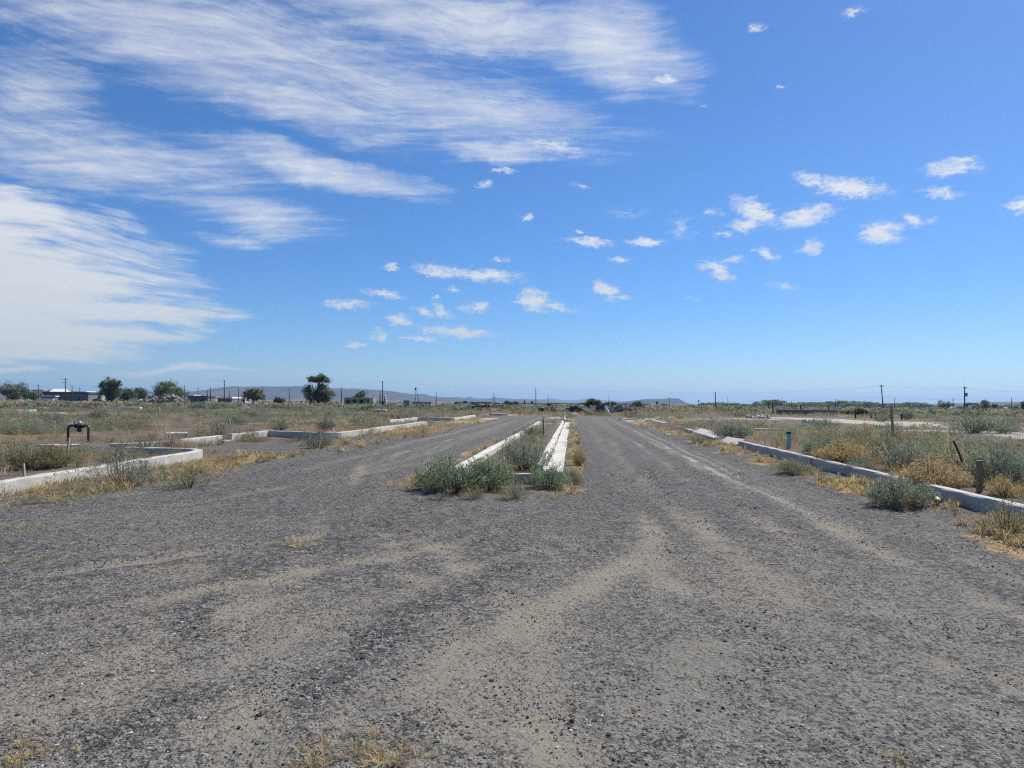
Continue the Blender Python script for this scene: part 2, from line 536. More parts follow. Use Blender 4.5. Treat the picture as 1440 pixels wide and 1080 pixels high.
def leaf_material(name, c_a, c_b, trans=0.45):
    """object colour x vertex tint x own hue"""
    mt, N = new_mat(name)
    at = N.n('ShaderNodeAttribute', attribute_name='tint').outputs['Color']
    oc = N.n('ShaderNodeObjectInfo').outputs['Color']
    P = N.n('ShaderNodeNewGeometry').outputs['Position']
    hue = N.mix(N.noise(P, 3.5, 3, .6), c_a, c_b)
    c = N.mix(1.0, N.mix(1.0, hue, at, 'MULTIPLY'), oc, 'MULTIPLY')
    df = N.n('ShaderNodeBsdfDiffuse'); N.put(df.inputs['Color'], c)
    tr = N.n('ShaderNodeBsdfTranslucent'); N.put(tr.inputs['Color'], c)
    ms = N.n('ShaderNodeMixShader'); ms.inputs[0].default_value = trans
    N.t.links.new(df.outputs[0], ms.inputs[1]); N.t.links.new(tr.outputs[0], ms.inputs[2])
    o = N.n('ShaderNodeOutputMaterial'); N.t.links.new(ms.outputs[0], o.inputs['Surface'])
    return mt


MAT_WEED = leaf_material('weed_leaves', (1.0, 1.0, 1.0), (0.86, 0.90, 0.84))
MAT_STEM = simple_mat('dry_stem', (0.26, 0.20, 0.12), (0.16, 0.12, 0.075), bumpd=0)

# ------------------------------------------------------------------ ground sheet and gravel road
def axis(first, lim_neg, lim_pos, fine_lo, fine_hi, growth):
    mid = np.arange(fine_lo, fine_hi + 1e-6, first)
    up = [mid[-1]]; st = first
    while up[-1] < lim_pos:
        st *= growth; up.append(up[-1] + st)
    dn = [mid[0]]; st = first
    while dn[-1] > lim_neg:
        st *= growth; dn.append(dn[-1] - st)
    return np.concatenate([np.array(dn[1:][::-1]), mid, np.array(up[1:])])


def build_ground():
    xs = axis(0.06, -14000, 14000, -7.0, 7.0, 1.03)
    ys = axis(0.06, -300, 24000, -1.0, 13.0, 1.021)
    X, Y = np.meshgrid(xs, ys)
    x = X.ravel(); y = Y.ravel()
    l, s = to_ls(x, y)
    rr = np.hypot(x, y)
    lim = rr < 700
    z = np.zeros_like(x)
    z[lim] = height(x[lim], y[lim])
    z = np.where(lim, z, -0.02)
    g = np.zeros_like(x); g[lim] = gravel_mask(x[lim], y[lim])
    n1 = fbm(x * .5, y * .5, 44, 4)
    # ---- dust: wheel-swept fines
    dust = np.full_like(x, 0.14)
    red = np.full_like(x, 0.1)
    nearw = 1 - sst(14, 26, s)
    # curving tracks of vehicles turning out of both roads
    th = np.arctan2(x + 16, y + 6)
    rad = np.hypot(x + 16, y + 6)
    arcs = fbm(rad * 1.15 + 0.5 * vnoise(x * .3, y * .3, 2), th * 3.0, 61, 4)
    arcs2 = fbm((l + 0.02 * s) * 1.3, s * 0.10, 71, 4)
    mixw = sst(-3, 3, x - 0.15 * y)
    trk = arcs * (1 - mixw) + arcs2 * mixw
    fg = 1 - sst(9, 13, s)
    dust += fg * (trk - 0.44) * 0.6 + 0.10 * fg
    red += fg * sst(.45, .7, fbm(x * .45, y * .45, 210, 3)) * .5 + fg * .18
    dust += fg * sst(0.0, .7, 1 - rr / 11) * 0.30
    far_trk = fbm(l * 1.6, s * 0.03, 81, 4)
    dust += (1 - fg) * ((far_trk - 0.5) * 1.1 + 0.08)
    for c_, w_, a_ in ((-6.3, .22, .34), (-5.2, .16, .26), (-4.5, .28, .30), (-3.5, .16, .26), (1.25, .34, .30), (2.2, .12, .18), (3.3, .14, .30), (4.3, .16, .14)):
        wob_ = (fbm(s * .12, l * 0 + c_ * 7, 66, 3) - .5) * .5
        dust += sst(11, 17, s) * a_ * np.exp(-((l - c_ - wob_) / w_) ** 2) * (.5 + fbm(s * .5, l * 0 + c_, 67, 3))

    # wheel tracks of single vehicles: a swept lane of fines between two ridges of loose stone
    def bez(p0, p1, p2, p3):
        t = np.linspace(0, 1, 22)[:, None]
        p0, p1, p2, p3 = map(np.array, (p0, p1, p2, p3))
        return (1 - t) ** 3 * p0 + 3 * t * (1 - t) ** 2 * p1 + 3 * t * t * (1 - t) * p2 + t ** 3 * p3
    rngt = np.random.default_rng(5)
    nearsel = np.where((rr < 34) & (y > 1.5) & (np.abs(x) < .85 * y + 2) & (g > .2))[0]
    xn, yn = x[nearsel], y[nearsel]
    brk = fbm(xn * 2.3, yn * 2.3, 201, 4)
    brk2 = fbm(xn * .6, yn * .6, 202, 3)
    add = np.zeros(len(xn)); ridge = np.zeros(len(xn)); warm = np.zeros(len(xn)); dz = np.zeros(len(xn))
    F2 = from_ls
    lanes = []
    for k in range(3):       # right road sweeping to the lower left
        a = rngt.uniform(.9, 3.6); e = rngt.uniform(-1.5, 2.0)
        lanes.append((bez(F2(a, 26), F2(a - .2, 14), (1.0 + e * .4, 8.5 + e), (-9.5, 3.2 + e * 1.1)), rngt.uniform(.5, 1)))
    for k in range(7):       # right road running straight on past the camera
        a = rngt.uniform(.9, 4.6)
        lanes.append((bez(F2(a, 30), F2(a, 18), F2(a - .3, 9), (a + rngt.uniform(-2.2, .6), 1.0)), rngt.uniform(.5, 1)))
    for k in range(4):       # left road bending away to the lower left
        a = rngt.uniform(-6.3, -3.6)
        lanes.append((bez(F2(a, 30), F2(a, 19), (a + .8, 11), (-10.5 + a * .2, 4.5 + rngt.uniform(-1, 2))), rngt.uniform(.4, .9)))
    for k in range(4):       # left road to the right foreground
        a = rngt.uniform(-6.0, -3.6)
        lanes.append((bez(F2(a, 28), F2(a + .2, 16), (-1.8 + rngt.uniform(-1, 1), 9.5), (2.2 + rngt.uniform(-2, 2.5), 1.2)), rngt.uniform(.4, .9)))
    for k in range(3):       # crossing in front of the median
        lanes.append((bez((-9, 9.5 - k), (-3, 10.6 - k * .8), (2, 9.6 - k * .9), (6.0, 6.5 - k * 1.3)), rngt.uniform(.35, .7)))
    for c_, amp in lanes:
        tang = np.gradient(c_, axis=0); tang /= np.linalg.norm(tang, axis=1)[:, None]
        nrm = np.stack([-tang[:, 1], tang[:, 0]], 1)
        boost = 1.5 if abs(c_[-1][1] - 1.0) < .5 else 1.0
        for side in (-.8, .8):
            q = c_ + nrm * side
            d_ = poly_dist(xn, yn, [tuple(v) for v in q]) * (1 + .55 * (brk - .5))
            w_ = rngt.uniform(.11, .19)
            k_ = amp * sst(.30, .62, brk2 + rngt.uniform(-.1, .1)) * (.55 + .9 * (brk - .2))
            add += .34 * boost * k_ * np.exp(-(d_ / w_) ** 2)
            rd = np.exp(-((d_ - w_ * 2.0) / (w_ * .75)) ** 2) * k_
            ridge += .34 * rd
            warm += .35 * k_ * np.exp(-(d_ / w_) ** 2) * rngt.uniform(.2, 1)
            dz += -.010 * k_ * np.exp(-(d_ / w_) ** 2) + .008 * rd
    dust[nearsel] += np.clip(add, 0, .7) - np.clip(ridge, 0, .45)
    red[nearsel] += np.clip(warm, 0, .6)
    z[nearsel] += np.clip(dz, -.018, .014)

    def stroke(pts, width, amount, target, soft=1.0, rag=0.5):
        dd = poly_dist(x, y, px_line(*pts)) * (1 + rag * (fbm(x * 3.1, y * 3.1, 15, 3) - .5) * 2)
        return target + amount * np.exp(-(dd / width) ** 2 * soft)
    dust = stroke([(855, 588), (880, 600), (915, 617), (960, 640), (1010, 666), (1060, 687), (1110, 708), (1150, 730)], 0.16, 0.6, dust, rag=1.2)
    dust = stroke([(905, 605), (945, 625), (1000, 652), (1040, 672)], 0.10, 0.55, dust, rag=.8)
    dust = stroke([(1150, 715), (1220, 760), (1330, 800), (1400, 850)], 0.16, 0.4, dust, rag=.9)
    dust = stroke([(700, 890), (760, 860), (815, 832), (860, 803)], 0.15, 0.6, dust)
    dust = stroke([(860, 803), (895, 780), (920, 755), (915, 740)], 0.18, 0.6, dust)
    red = stroke([(720, 885), (770, 858), (820, 830), (880, 790)], 0.20, 0.55, red)
    dust = stroke([(920, 770), (925, 800), (935, 830)], 0.16, 0.5, dust)
    dust = stroke([(860, 615), (868, 640), (885, 665), (905, 690)], 0.22, 0.3, dust)
    dust = stroke([(905, 690), (930, 715), (985, 745), (1050, 790), (1110, 830)], 0.18, 0.25, dust)
    dust = stroke([(735, 890), (765, 940), (780, 1000), (790, 1080)], 0.14, 0.42, dust)
    red = stroke([(735, 890), (765, 940), (780, 1000), (790, 1080)], 0.16, 0.3, red)
    dust = stroke([(985, 915), (970, 950), (930, 1000), (1010, 1010)], 0.24, 0.5, dust)
    dust = stroke([(650, 920), (620, 960), (640, 1000), (660, 1040)], 0.26, 0.5, dust)
    red = stroke([(640, 920), (620, 960), (640, 1030)], 0.3, 0.35, red)
    dust = stroke([(0, 985), (110, 950), (230, 900), (330, 860), (430, 835)], 0.12, 0.24, dust)
    dust = stroke([(0, 1010), (60, 1000), (140, 980)], 0.2, 0.3, dust)
    dust = stroke([(180, 1000), (340, 930), (500, 850), (640, 800), (760, 770)], 0.12, 0.24, dust)
    dust = stroke([(380, 820), (520, 775), (640, 745), (720, 725)], 0.13, 0.24, dust)
    dust = stroke([(220, 1040), (340, 1010), (460, 1000)], 0.2, 0.28, dust)
    red = stroke([(100, 960), (260, 900), (340, 860)], 0.2, 0.3, red)
    red = stroke([(220, 1050), (340, 1010), (440, 1000)], 0.25, 0.3, red)
    # loose coarse ridges thrown up by tyres
    coarse = np.zeros_like(x)
    for pts, w_ in (([(300, 835), (275, 870), (262, 895)], .13), ([(527, 820), (548, 826)], .10), ([(180, 1040), (215, 1005), (240, 985)], .2),
                    ([(545, 880), (530, 910), (470, 960), (420, 1000)], .16), ([(600, 1020), (620, 1060), (640, 1080)], .2),
                    ([(560, 860), (620, 850), (700, 800)], .16), ([(700, 640), (640, 690), (480, 760), (330, 800)], .25)):
        coarse = stroke(pts, w_, 1.0, coarse)
    dust = dust - coarse * 0.55
    # ---- straw litter on the verges
    straw = np.zeros_like(x)
    nz = fbm(x * 1.1, y * 1.1, 33, 4)
    straw += 0.75 * band(l + (nz - .5) * 1.2, 5.0, 6.05, .2) * sst(5, 8, s) * (1 - sst(60, 70, s))
    straw += 0.8 * band(l + (nz - .5) * 1.0, -0.12, 0.35, .12) * sst(11.5, 13, s) * (1 - sst(60, 75, s))
    straw += 0.7 * band(l + (nz - .5) * 1.0, -3.3, -2.75, .15) * sst(12, 13, s) * (1 - sst(30, 45, s))
    straw += 0.95 * band(l + (nz - .5) * 1.2, -9.7, -7.9, .35) * band(s, 9.4, 20.5, .8)
    straw += 0.5 * band(l + (nz - .5) * 1.4, -9.4, -7.2, .4) * sst(20, 24, s) * (1 - sst(60, 80, s))
    straw = straw * np.clip(0.35 + 1.3 * (nz - 0.25), 0, 1.2)
    straw += (1 - g) * 0.5 * sst(.52, .66, fbm(x * .13, y * .16, 52, 4)) * sst(20, 30, rr)
    pale = np.zeros_like(x)
    pale = stroke([(855, 588), (880, 600), (915, 617), (960, 640), (1010, 666), (1060, 687), (1110, 708), (1150, 730)], 0.075, 0.85, pale, rag=.9) * np.where(x > 1.5, np.clip(.15 + 1.5 * (fbm(s * .8, l * 1.5, 88, 4) - .22), 0.1, 1), 1)
    pale = stroke([(905, 605), (945, 625), (1000, 652), (1040, 672)], 0.06, 0.45, pale, rag=.9)
    for pts, w_ in PALE_PATHS:
        dd = poly_dist(x, y, pts)
        pale = np.maximum(pale, 1 - sst(w_ * .7, w_ * 1.2, dd + (n1 - .5) * 1.2))
    pale = np.maximum(pale, 0.8 * sst(.64, .72, fbm(x * .09 + 3, y * .16, 97, 3)) * (1 - g) * sst(35, 60, rr))
    g2 = np.maximum(g, 0.9 * band(l, -19.5, -11.6, .5) * band(s, 17.5, 22.5, .8) * sst(.42, .55, nz + .1))
    vergeg = band(l, R_KERB - 1.6, R_KERB, .15) * (s < 62) + band(l, -3.6, M_LEFT, .15) + band(l, M_RIGHT, .9, .15) + band(l, L_KERB, -6.5, .3) * (s < 40) + (1 - sst(11, 13, s)) * (l < R_KERB)
    g2 = np.maximum(g2, np.clip(vergeg, 0, 1) * .85)
    mask = np.stack([g2, np.clip(dust, 0, 1), np.clip(straw, 0, 1)], 1)
    mask2 = np.stack([np.clip(coarse, 0, 1), np.clip(pale, 0, 1), np.clip(red, 0, 1)], 1)
    nx, ny = len(xs), len(ys)
    idx = np.arange(nx * ny).reshape(ny, nx)
    F = np.stack([idx[:-1, :-1], idx[:-1, 1:], idx[1:, 1:], idx[1:, :-1]], -1).reshape(-1, 4)
    V = np.stack([x, y, z], 1)
    onroad = (g[F].mean(1) > 0.5)
    for nm, sel in (('ground', ~onroad), ('gravel_road', onroad)):
        f = F[sel]
        used = np.zeros(len(V), bool); used[f.ravel()] = True
        remap = np.cumsum(used) - 1
        me = mesh_from(nm, V[used], remap[f], MAT_GROUND, mask[used], True, 'mask')
        ca = me.color_attributes.new('mask2', 'FLOAT_COLOR', 'POINT')
        c4 = np.ones((used.sum(), 4), np.float32); c4[:, :3] = mask2[used]
        ca.data.foreach_set('color', c4.ravel())
        o = link(nm, me)
        tag(o, kind='structure')


build_ground()
# ------------------------------------------------------------------ gravel stones
def stone_templates(n, rng):
    import bmesh
    out = []
    for k in range(n):
        bm = bmesh.new()
        bmesh.ops.create_icosphere(bm, subdivisions=1, radius=1.0)
        bmesh.ops.triangulate(bm, faces=bm.faces)
        V = np.array([v.co[:] for v in bm.verts]); F = np.array([[v.index for v in f.verts] for f in bm.faces])
        bm.free()
        V = V * (1 + rng.uniform(-.28, .28, (len(V), 1))) * np.array([1, rng.uniform(.6, .95), rng.uniform(.4, .75)])
        out.append((V, F, np.ones(len(V))))
    return out


def scatter(templates, tid, pos, scale, rotz, color, tilt=None):
    """merge transformed copies of small templates: pos (n,3), scale (n,3), color (n,3)"""
    Vs, Fs, Cs = [], [], []
    off = 0
    for k, (V, F, sh) in enumerate(templates):
        sel = np.where(tid == k)[0]
        if len(sel) == 0:
            continue
        c, s_ = np.cos(rotz[sel]), np.sin(rotz[sel])
        P = V[None] * scale[sel][:, None, :]
        x = P[..., 0] * c[:, None] - P[..., 1] * s_[:, None]
        y = P[..., 0] * s_[:, None] + P[..., 1] * c[:, None]
        z = P[..., 2]
        if tilt is not None:
            x = x + z * tilt[sel][:, 0:1]; y = y + z * tilt[sel][:, 1:2]
        W_ = np.stack([x, y, z], -1) + pos[sel][:, None, :]
        n, v = len(sel), len(V)
        Vs.append(W_.reshape(-1, 3))
        Fs.append((F[None] + (off + np.arange(n) * v)[:, None, None]).reshape(-1, 3))
        shv = sh if sh.ndim == 2 else np.repeat(sh[:, None], 3, 1)
        Cs.append((color[sel][:, None, :] * shv[None]).reshape(-1, 3))
        off += n * v
    return np.concatenate(Vs), np.concatenate(Fs), np.concatenate(Cs)


def rock_material():
    mt, N = new_mat('loose_stone')
    at = N.n('ShaderNodeAttribute', attribute_name='tint').outputs['Color']
    P = N.n('ShaderNodeNewGeometry').outputs['Position']
    n = N.noise(P, 160, 4, .7)
    finish(N, N.mix(1.0, at, N.mix(n, (.6, .6, .6), (1.25, 1.25, 1.25)), 'MULTIPLY'), .9, bump(N, n, .4, .003), .06)
    return mt


MAT_STONE = rock_material()


def in_view(x, y, margin=60):
    dxy = y
    px = 720 + FOC * x / np.maximum(y, .1)
    return (y > 2.2) & (px > -margin) & (px < 1440 + margin)


COARSE_LINES = [(px_line((300, 835), (275, 870), (262, 895)), .13, 260), (px_line((527, 820), (548, 826)), .10, 120),
                (px_line((180, 1040), (215, 1005), (240, 985)), .2, 220), (px_line((545, 880), (530, 910), (470, 960), (420, 1000)), .18, 420),
                (px_line((600, 1020), (620, 1060), (640, 1080)), .18, 220), (px_line((560, 860), (620, 850), (700, 800)), .18, 300),
                (px_line((840, 1010), (860, 1050), (880, 1080)), .16, 160), (px_line((1050, 860), (1090, 930), (1130, 1010)), .3, 260)]


def build_stones():
    rng = np.random.default_rng(3)
    T = stone_templates(14, rng)
    N_ = 80000
    y = 2.4 + (rng.random(N_) ** 1.7) * 15
    x = (rng.random(N_) * 2 - 1) * (y * .80 + .4)
    size = 0.0035 + 0.0065 * rng.random(N_) ** 2.2 + 0.011 * (rng.random(N_) ** 18)
    size = size * np.clip(.85 + (y - 5) * .05, .85, 1.4)
    M_ = 42000
    y2 = 7.5 + 17 * rng.random(M_) ** 1.2
    x = np.concatenate([x, (rng.random(M_) * 2 - 1) * y2 * .78]); y = np.concatenate([y, y2])
    size = np.concatenate([size, .005 + .009 * rng.random(M_) ** 2])
    for pts, w_, k in COARSE_LINES:
        P = np.array(pts); seg = rng.integers(0, len(P) - 1, k); t = rng.random(k)[:, None]
        c = P[seg] * (1 - t) + P[seg + 1] * t + rng.normal(0, w_ * .7, (k, 2))
        x = np.concatenate([x, c[:, 0]]); y = np.concatenate([y, c[:, 1]])
        size = np.concatenate([size, 0.005 + 0.011 * rng.random(k) ** 2.2])
    clump = fbm(x * 1.6, y * 1.6, 19, 4)
    keep = (gravel_mask(x, y) > .45) & (rng.random(len(x)) < sst(.36, .68, clump) * .95 + .05)
    x, y, size = x[keep], y[keep], size[keep]
    z = height(x, y) + size * rng.uniform(-.15, .3, len(x))
    n = len(x)
    g = np.where(rng.random(n) < .07, rng.uniform(.30, .50, n), 0.045 + 0.21 * rng.random(n) ** 1.3)
    tint = np.stack([g * rng.uniform(.98, 1.10, n), g, g * rng.uniform(.88, 1.03, n)], 1)
    sc = size[:, None] * rng.uniform(.75, 1.3, (n, 3))
    V, F, C = scatter(T, rng.integers(0, len(T), n), np.stack([x, y, z], 1), sc, rng.random(n) * 6.28, tint)
    o = link('gravel', mesh_from('gravel', V, F, MAT_STONE, C))
    tag(o, kind='stuff')


build_stones()


# ------------------------------------------------------------------ plants
def plant(rng, n_stem, n_leaf, leaf_len, leaf_w, spread=1.0, rad=.8, up=.55, quad=True, base=.25, droop=0.0, twig=0.12):
    """unit-high bushy plant; returns (V, F, shade) of the foliage and (V, F, shade) of its stems"""
    V, F, S = [], [], []
    SV, SF = [], []
    for k in range(n_stem):
        a = rng.random() * 2 * math.pi
        q = math.sqrt(rng.random())
        b0 = np.array([math.cos(a), math.sin(a), 0]) * rad * base * q
        top = np.array([math.cos(a) * rad * q * spread, math.sin(a) * rad * q * spread, 0])
        top[2] = (1 - .55 * q ** 2) * rng.uniform(.60, 1.16) - droop * q
        top[:2] += rng.normal(0, .08, 2)
        mid = (b0 + top) * .5 + np.array([math.cos(a), math.sin(a), -.15]) * .12 * q
        # stem ribbon
        pts = [b0, mid, top]
        wv = np.array([-math.sin(a), math.cos(a), 0]) * .007
        o = len(SV)
        for p_, w_ in zip(pts, (1.4, 1, .4)):
            SV += [p_ - wv * w_, p_ + wv * w_]
        for j in (0, 2):
            SF += [(o + j, o + j + 1, o + j + 3), (o + j, o + j + 3, o + j + 2)]
        t = rng.uniform(.22, 1.0, n_leaf) ** .8
        c = ((1 - t) ** 2)[:, None] * b0 + (2 * t * (1 - t))[:, None] * mid + (t ** 2)[:, None] * top
        c = c + rng.normal(0, 1, (n_leaf, 3)) * twig * (0.35 + .65 * (1 - t))[:, None] * np.array([1, 1, .7])
        c[:, 2] = np.maximum(c[:, 2], .02)
        d = (top - mid)[None] * .6 + rng.normal(0, 1, (n_leaf, 3)) * .75 + np.array([0, 0, up])
        d /= np.linalg.norm(d, axis=1)[:, None]
        w = np.cross(d, rng.normal(0, 1, (n_leaf, 3)))
        w /= np.linalg.norm(w, axis=1)[:, None] + 1e-9
        L = leaf_len * rng.uniform(.55, 1.35, n_leaf)[:, None]
        Wd = leaf_w * rng.uniform(.6, 1.4, n_leaf)[:, None]
        base_i = sum(len(v_) for v_ in V)
        if quad:
            vv = np.stack([c, c + d * L * .45 + w * Wd * .5, c + d * L, c + d * L * .45 - w * Wd * .5], 1).reshape(-1, 3)
            i = base_i + np.arange(n_leaf) * 4
            F.append(np.concatenate([np.stack([i, i + 1, i + 2], 1), np.stack([i, i + 2, i + 3], 1)]))
            m_ = 4
        else:
            vv = np.stack([c - w * Wd * .5, c + w * Wd * .5, c + d * L], 1).reshape(-1, 3)
            i = base_i + np.arange(n_leaf) * 3
            F.append(np.stack([i, i + 1, i + 2], 1))
            m_ = 3
        V.append(vv)
        lf = rng.uniform(.72, 1.28, n_leaf)
        S.append(np.repeat(lf, m_))
    fol = (np.concatenate(V), np.concatenate(F), np.concatenate(S))
    st = (np.array(SV), np.array(SF), np.ones(len(SV)))
    return fol, st


def tuft(rng, n, spread=.8, wid=.02, bend=.5):
    """unit-high tuft of dry blades"""
    V, F = [], []
    for k in range(n):
        a = rng.random() * 6.283
        d = np.array([math.cos(a), math.sin(a), 0])
        side = np.array([-d[1], d[0], 0]) * wid * rng.uniform(.6, 1.3)
        b = d * rng.random() * .25 * spread
        hgt = rng.uniform(.45, 1.0)
        lean = rng.uniform(.1, 1.0) * spread
        m_ = b + d * lean * .35 + np.array([0, 0, hgt * .65])
        e = b + d * lean + np.array([0, 0, hgt * (1 - bend * rng.random())])
        o = len(V)
        V += [b - side, b + side, m_ + side * .8, m_ - side * .8, e]
        F += [(o, o + 1, o + 2), (o, o + 2, o + 3), (o + 3, o + 2, o + 4)]
    V = np.array(V); F = np.array(F)
    return V, F, np.repeat(rng.uniform(.75, 1.25, n), 5)


def joined(a, b, cb):
    """foliage a plus stems b (tinted cb) as one template with 3-channel shade"""
    V = np.concatenate([a[0], b[0]]); F = np.concatenate([a[1], b[1] + len(a[0])])
    S = np.concatenate([np.repeat(a[2][:, None], 3, 1), np.tile(np.array(cb)[None], (len(b[0]), 1))])
    return V, F, S


SAGE = np.array([.265, .305, .230])
GREEN = np.array([.200, .245, .152])
OLIVE = np.array([.310, .290, .170])
GREY = np.array([.320, .315, .250])
PINK = np.array([.48, .365, .265])
STRAW = np.array([.58, .445, .235])
RUST = np.array([.38, .265, .175])
DARK = np.array([.150, .165, .120])
CLEAR = [(*gpz(1377, 696), .3), (*gpz(1379, 704), .3), (*gpz(1377, 690), .3), (*gpz(1360, 668), .4), (*gpz(1350, 664), .4), (*gpz(1109, 633), .5), (*gpz(1109, 640), .35), (*gpz(1256, 622), .5), (*gpz(1256, 630), .4),
         *[(*gpz(q, w), 1.15) for q in (92, 104, 116, 126) for w in (626, 634)], *[(-9.9 + .1 * q, 22.0 + q * .8, .6) for q in range(6)], *[(*gpz(q, 616), .9) for q in (234, 245, 256, 266)],
         *[(*from_ls(-2.15, q), .35) for q in range(16, 50)], *[(*gpz(q, 583), 3.2) for q in (165, 180, 195)], *[(*gpz(q, 576), 5) for q in range(355, 430, 8)], *[(*gpz(q, w), 7.5) for q in range(1088, 1182, 10) for w in (589.5, 592, 596)], *[(*gpz(q, w), 1.3) for q in range(1316, 1460, 9) for w in (616, 620, 625)], (*gpz(764, 618), .3), (*gpz(724, 680), .35), (*gpz(700, 672), .3)]


def field_density(x, y):
    """how thickly weeds grow: 0 on road and paths, lower on bare patches"""
    l, s = to_ls(x, y)
    rr = np.hypot(x, y)
    g = gravel_mask(x, y)
    n = fbm(x * .17, y * .17, 102, 4)
    d = np.clip(.20 + 2.5 * (n - .37), 0.03, 1)
    d = d * (1 - sst(.18, .5, g))
    for pts, w_ in PALE_PATHS:
        d = d * sst(w_ * .9, w_ * 1.6, poly_dist(x, y, pts))
    d = d * (1 - .72 * band(l, -19.5, -11.6, .5) * band(s, 17.5, 22.5, .8) * (n < .55))
    # keep the kerb concrete itself clear
    for c, a, b in ((R_KERB + .1, 0, 62), (M_LEFT, 13, 62), (M_RIGHT + .1, 14, 62), (L_KERB - .1, 6, 20)):
        wd = .34 if c > M_RIGHT + .2 or c < M_LEFT - .1 else .42
        d = np.where((np.abs(l - c) < wd) & (s > a) & (s < b), 0, d)
    # what stands clear in the photograph has little growing in front of it
    for cx_, cy_, r_ in CLEAR:
        d = np.where(np.hypot(x - cx_, y - cy_) < r_, 0, d)
    # verges on the road side carry fewer and lower plants
    verge = ((l > 4.7) & (l < R_KERB)) | ((l < -7) & (l > L_KERB) & (s < 20)) | ((l > -3.4) & (l < M_LEFT)) | ((l > -.3) & (l < .5))
    d = np.where(verge, d * .55, d)
    return d


def verge_mask(x, y):
    l, s = to_ls(x, y)
    return ((l > 4.7) & (l < R_KERB)) | ((l < -7) & (l > L_KERB + .1)) | ((l > -3.6) & (l < M_LEFT)) | ((l > -.3) & (l < .7))


def plant_colors(rng, x, y, big):
    n = len(x)
    l, s = to_ls(x, y)
    rr = np.hypot(x, y)
    a = fbm(x * .085, y * .11, 140, 4)
    b = fbm(x * .35, y * .35, 141, 3)
    u = rng.random(n)
    C = np.empty((n, 3))
    dry = sst(.54, .63, a + (u - .5) * .16)
    left = x < -.05 * y
    # far rim of the left field is bleached pink-tan, the middle of it sage green
    dry = np.maximum(dry, (rng.random(n) < .42 * (1 - big)) * rng.uniform(.5, 1, n))
    dry = dry * (1 - .75 * sst(.55, .9, big) * (rng.random(n) < .85))
    nearr = (~left) & (rr < 34)
    dry = np.where(nearr, dry * (rng.random(n) < .55), dry)
    rim = left & (rr > 190) & (rr < 560)
    dry = np.where(rim, np.maximum(dry, (u < .75) * 1.0), dry)
    dry = np.where(left & (rr > 55) & (rr <= 150) & (x < -.2 * y), dry * .35, dry)
    dry = np.where((~left) & (rr > 75), np.maximum(dry, (u < .38) * 1.0), dry)
    gm = np.clip(sst(.28, .72, fbm(x * .16, y * .2, 143, 3)) + rng.normal(0, .16, n), 0, 1)[:, None]
    green = np.where(gm < .38, SAGE, np.where(gm < .62, GREEN, np.where(gm < .78, GREY, np.where(gm < .92, OLIVE, DARK))))
    dm = np.clip(sst(.3, .7, fbm(x * .2, y * .2, 144, 3)) + rng.normal(0, .2, n), 0, 1)[:, None]
    drc = np.where(dm < .45, PINK, np.where(dm < .70, STRAW, np.where(dm < .86, RUST, OLIVE)))
    C = green * (1 - dry[:, None]) + drc * dry[:, None]
    C = np.where((rim & (u < .8))[:, None], PINK * 1.2, C)
    C = C * rng.uniform(.82, 1.2, (n, 1)) * (1 + .25 * (b[:, None] - .5))
    return C, dry


def sample_field(rng, n, r0, r1, power=1.0):
    """points in the wedge the photograph sees (with margin), denser near"""
    u = rng.random(n)
    if power == 1.0:
        r = np.sqrt(r0 ** 2 + u * (r1 ** 2 - r0 ** 2))
    else:
        r = r0 * (r1 / r0) ** (u ** power)
    t = (rng.random(n) * 2 - 1) * R(45)
    return r * np.sin(t), r * np.cos(t)


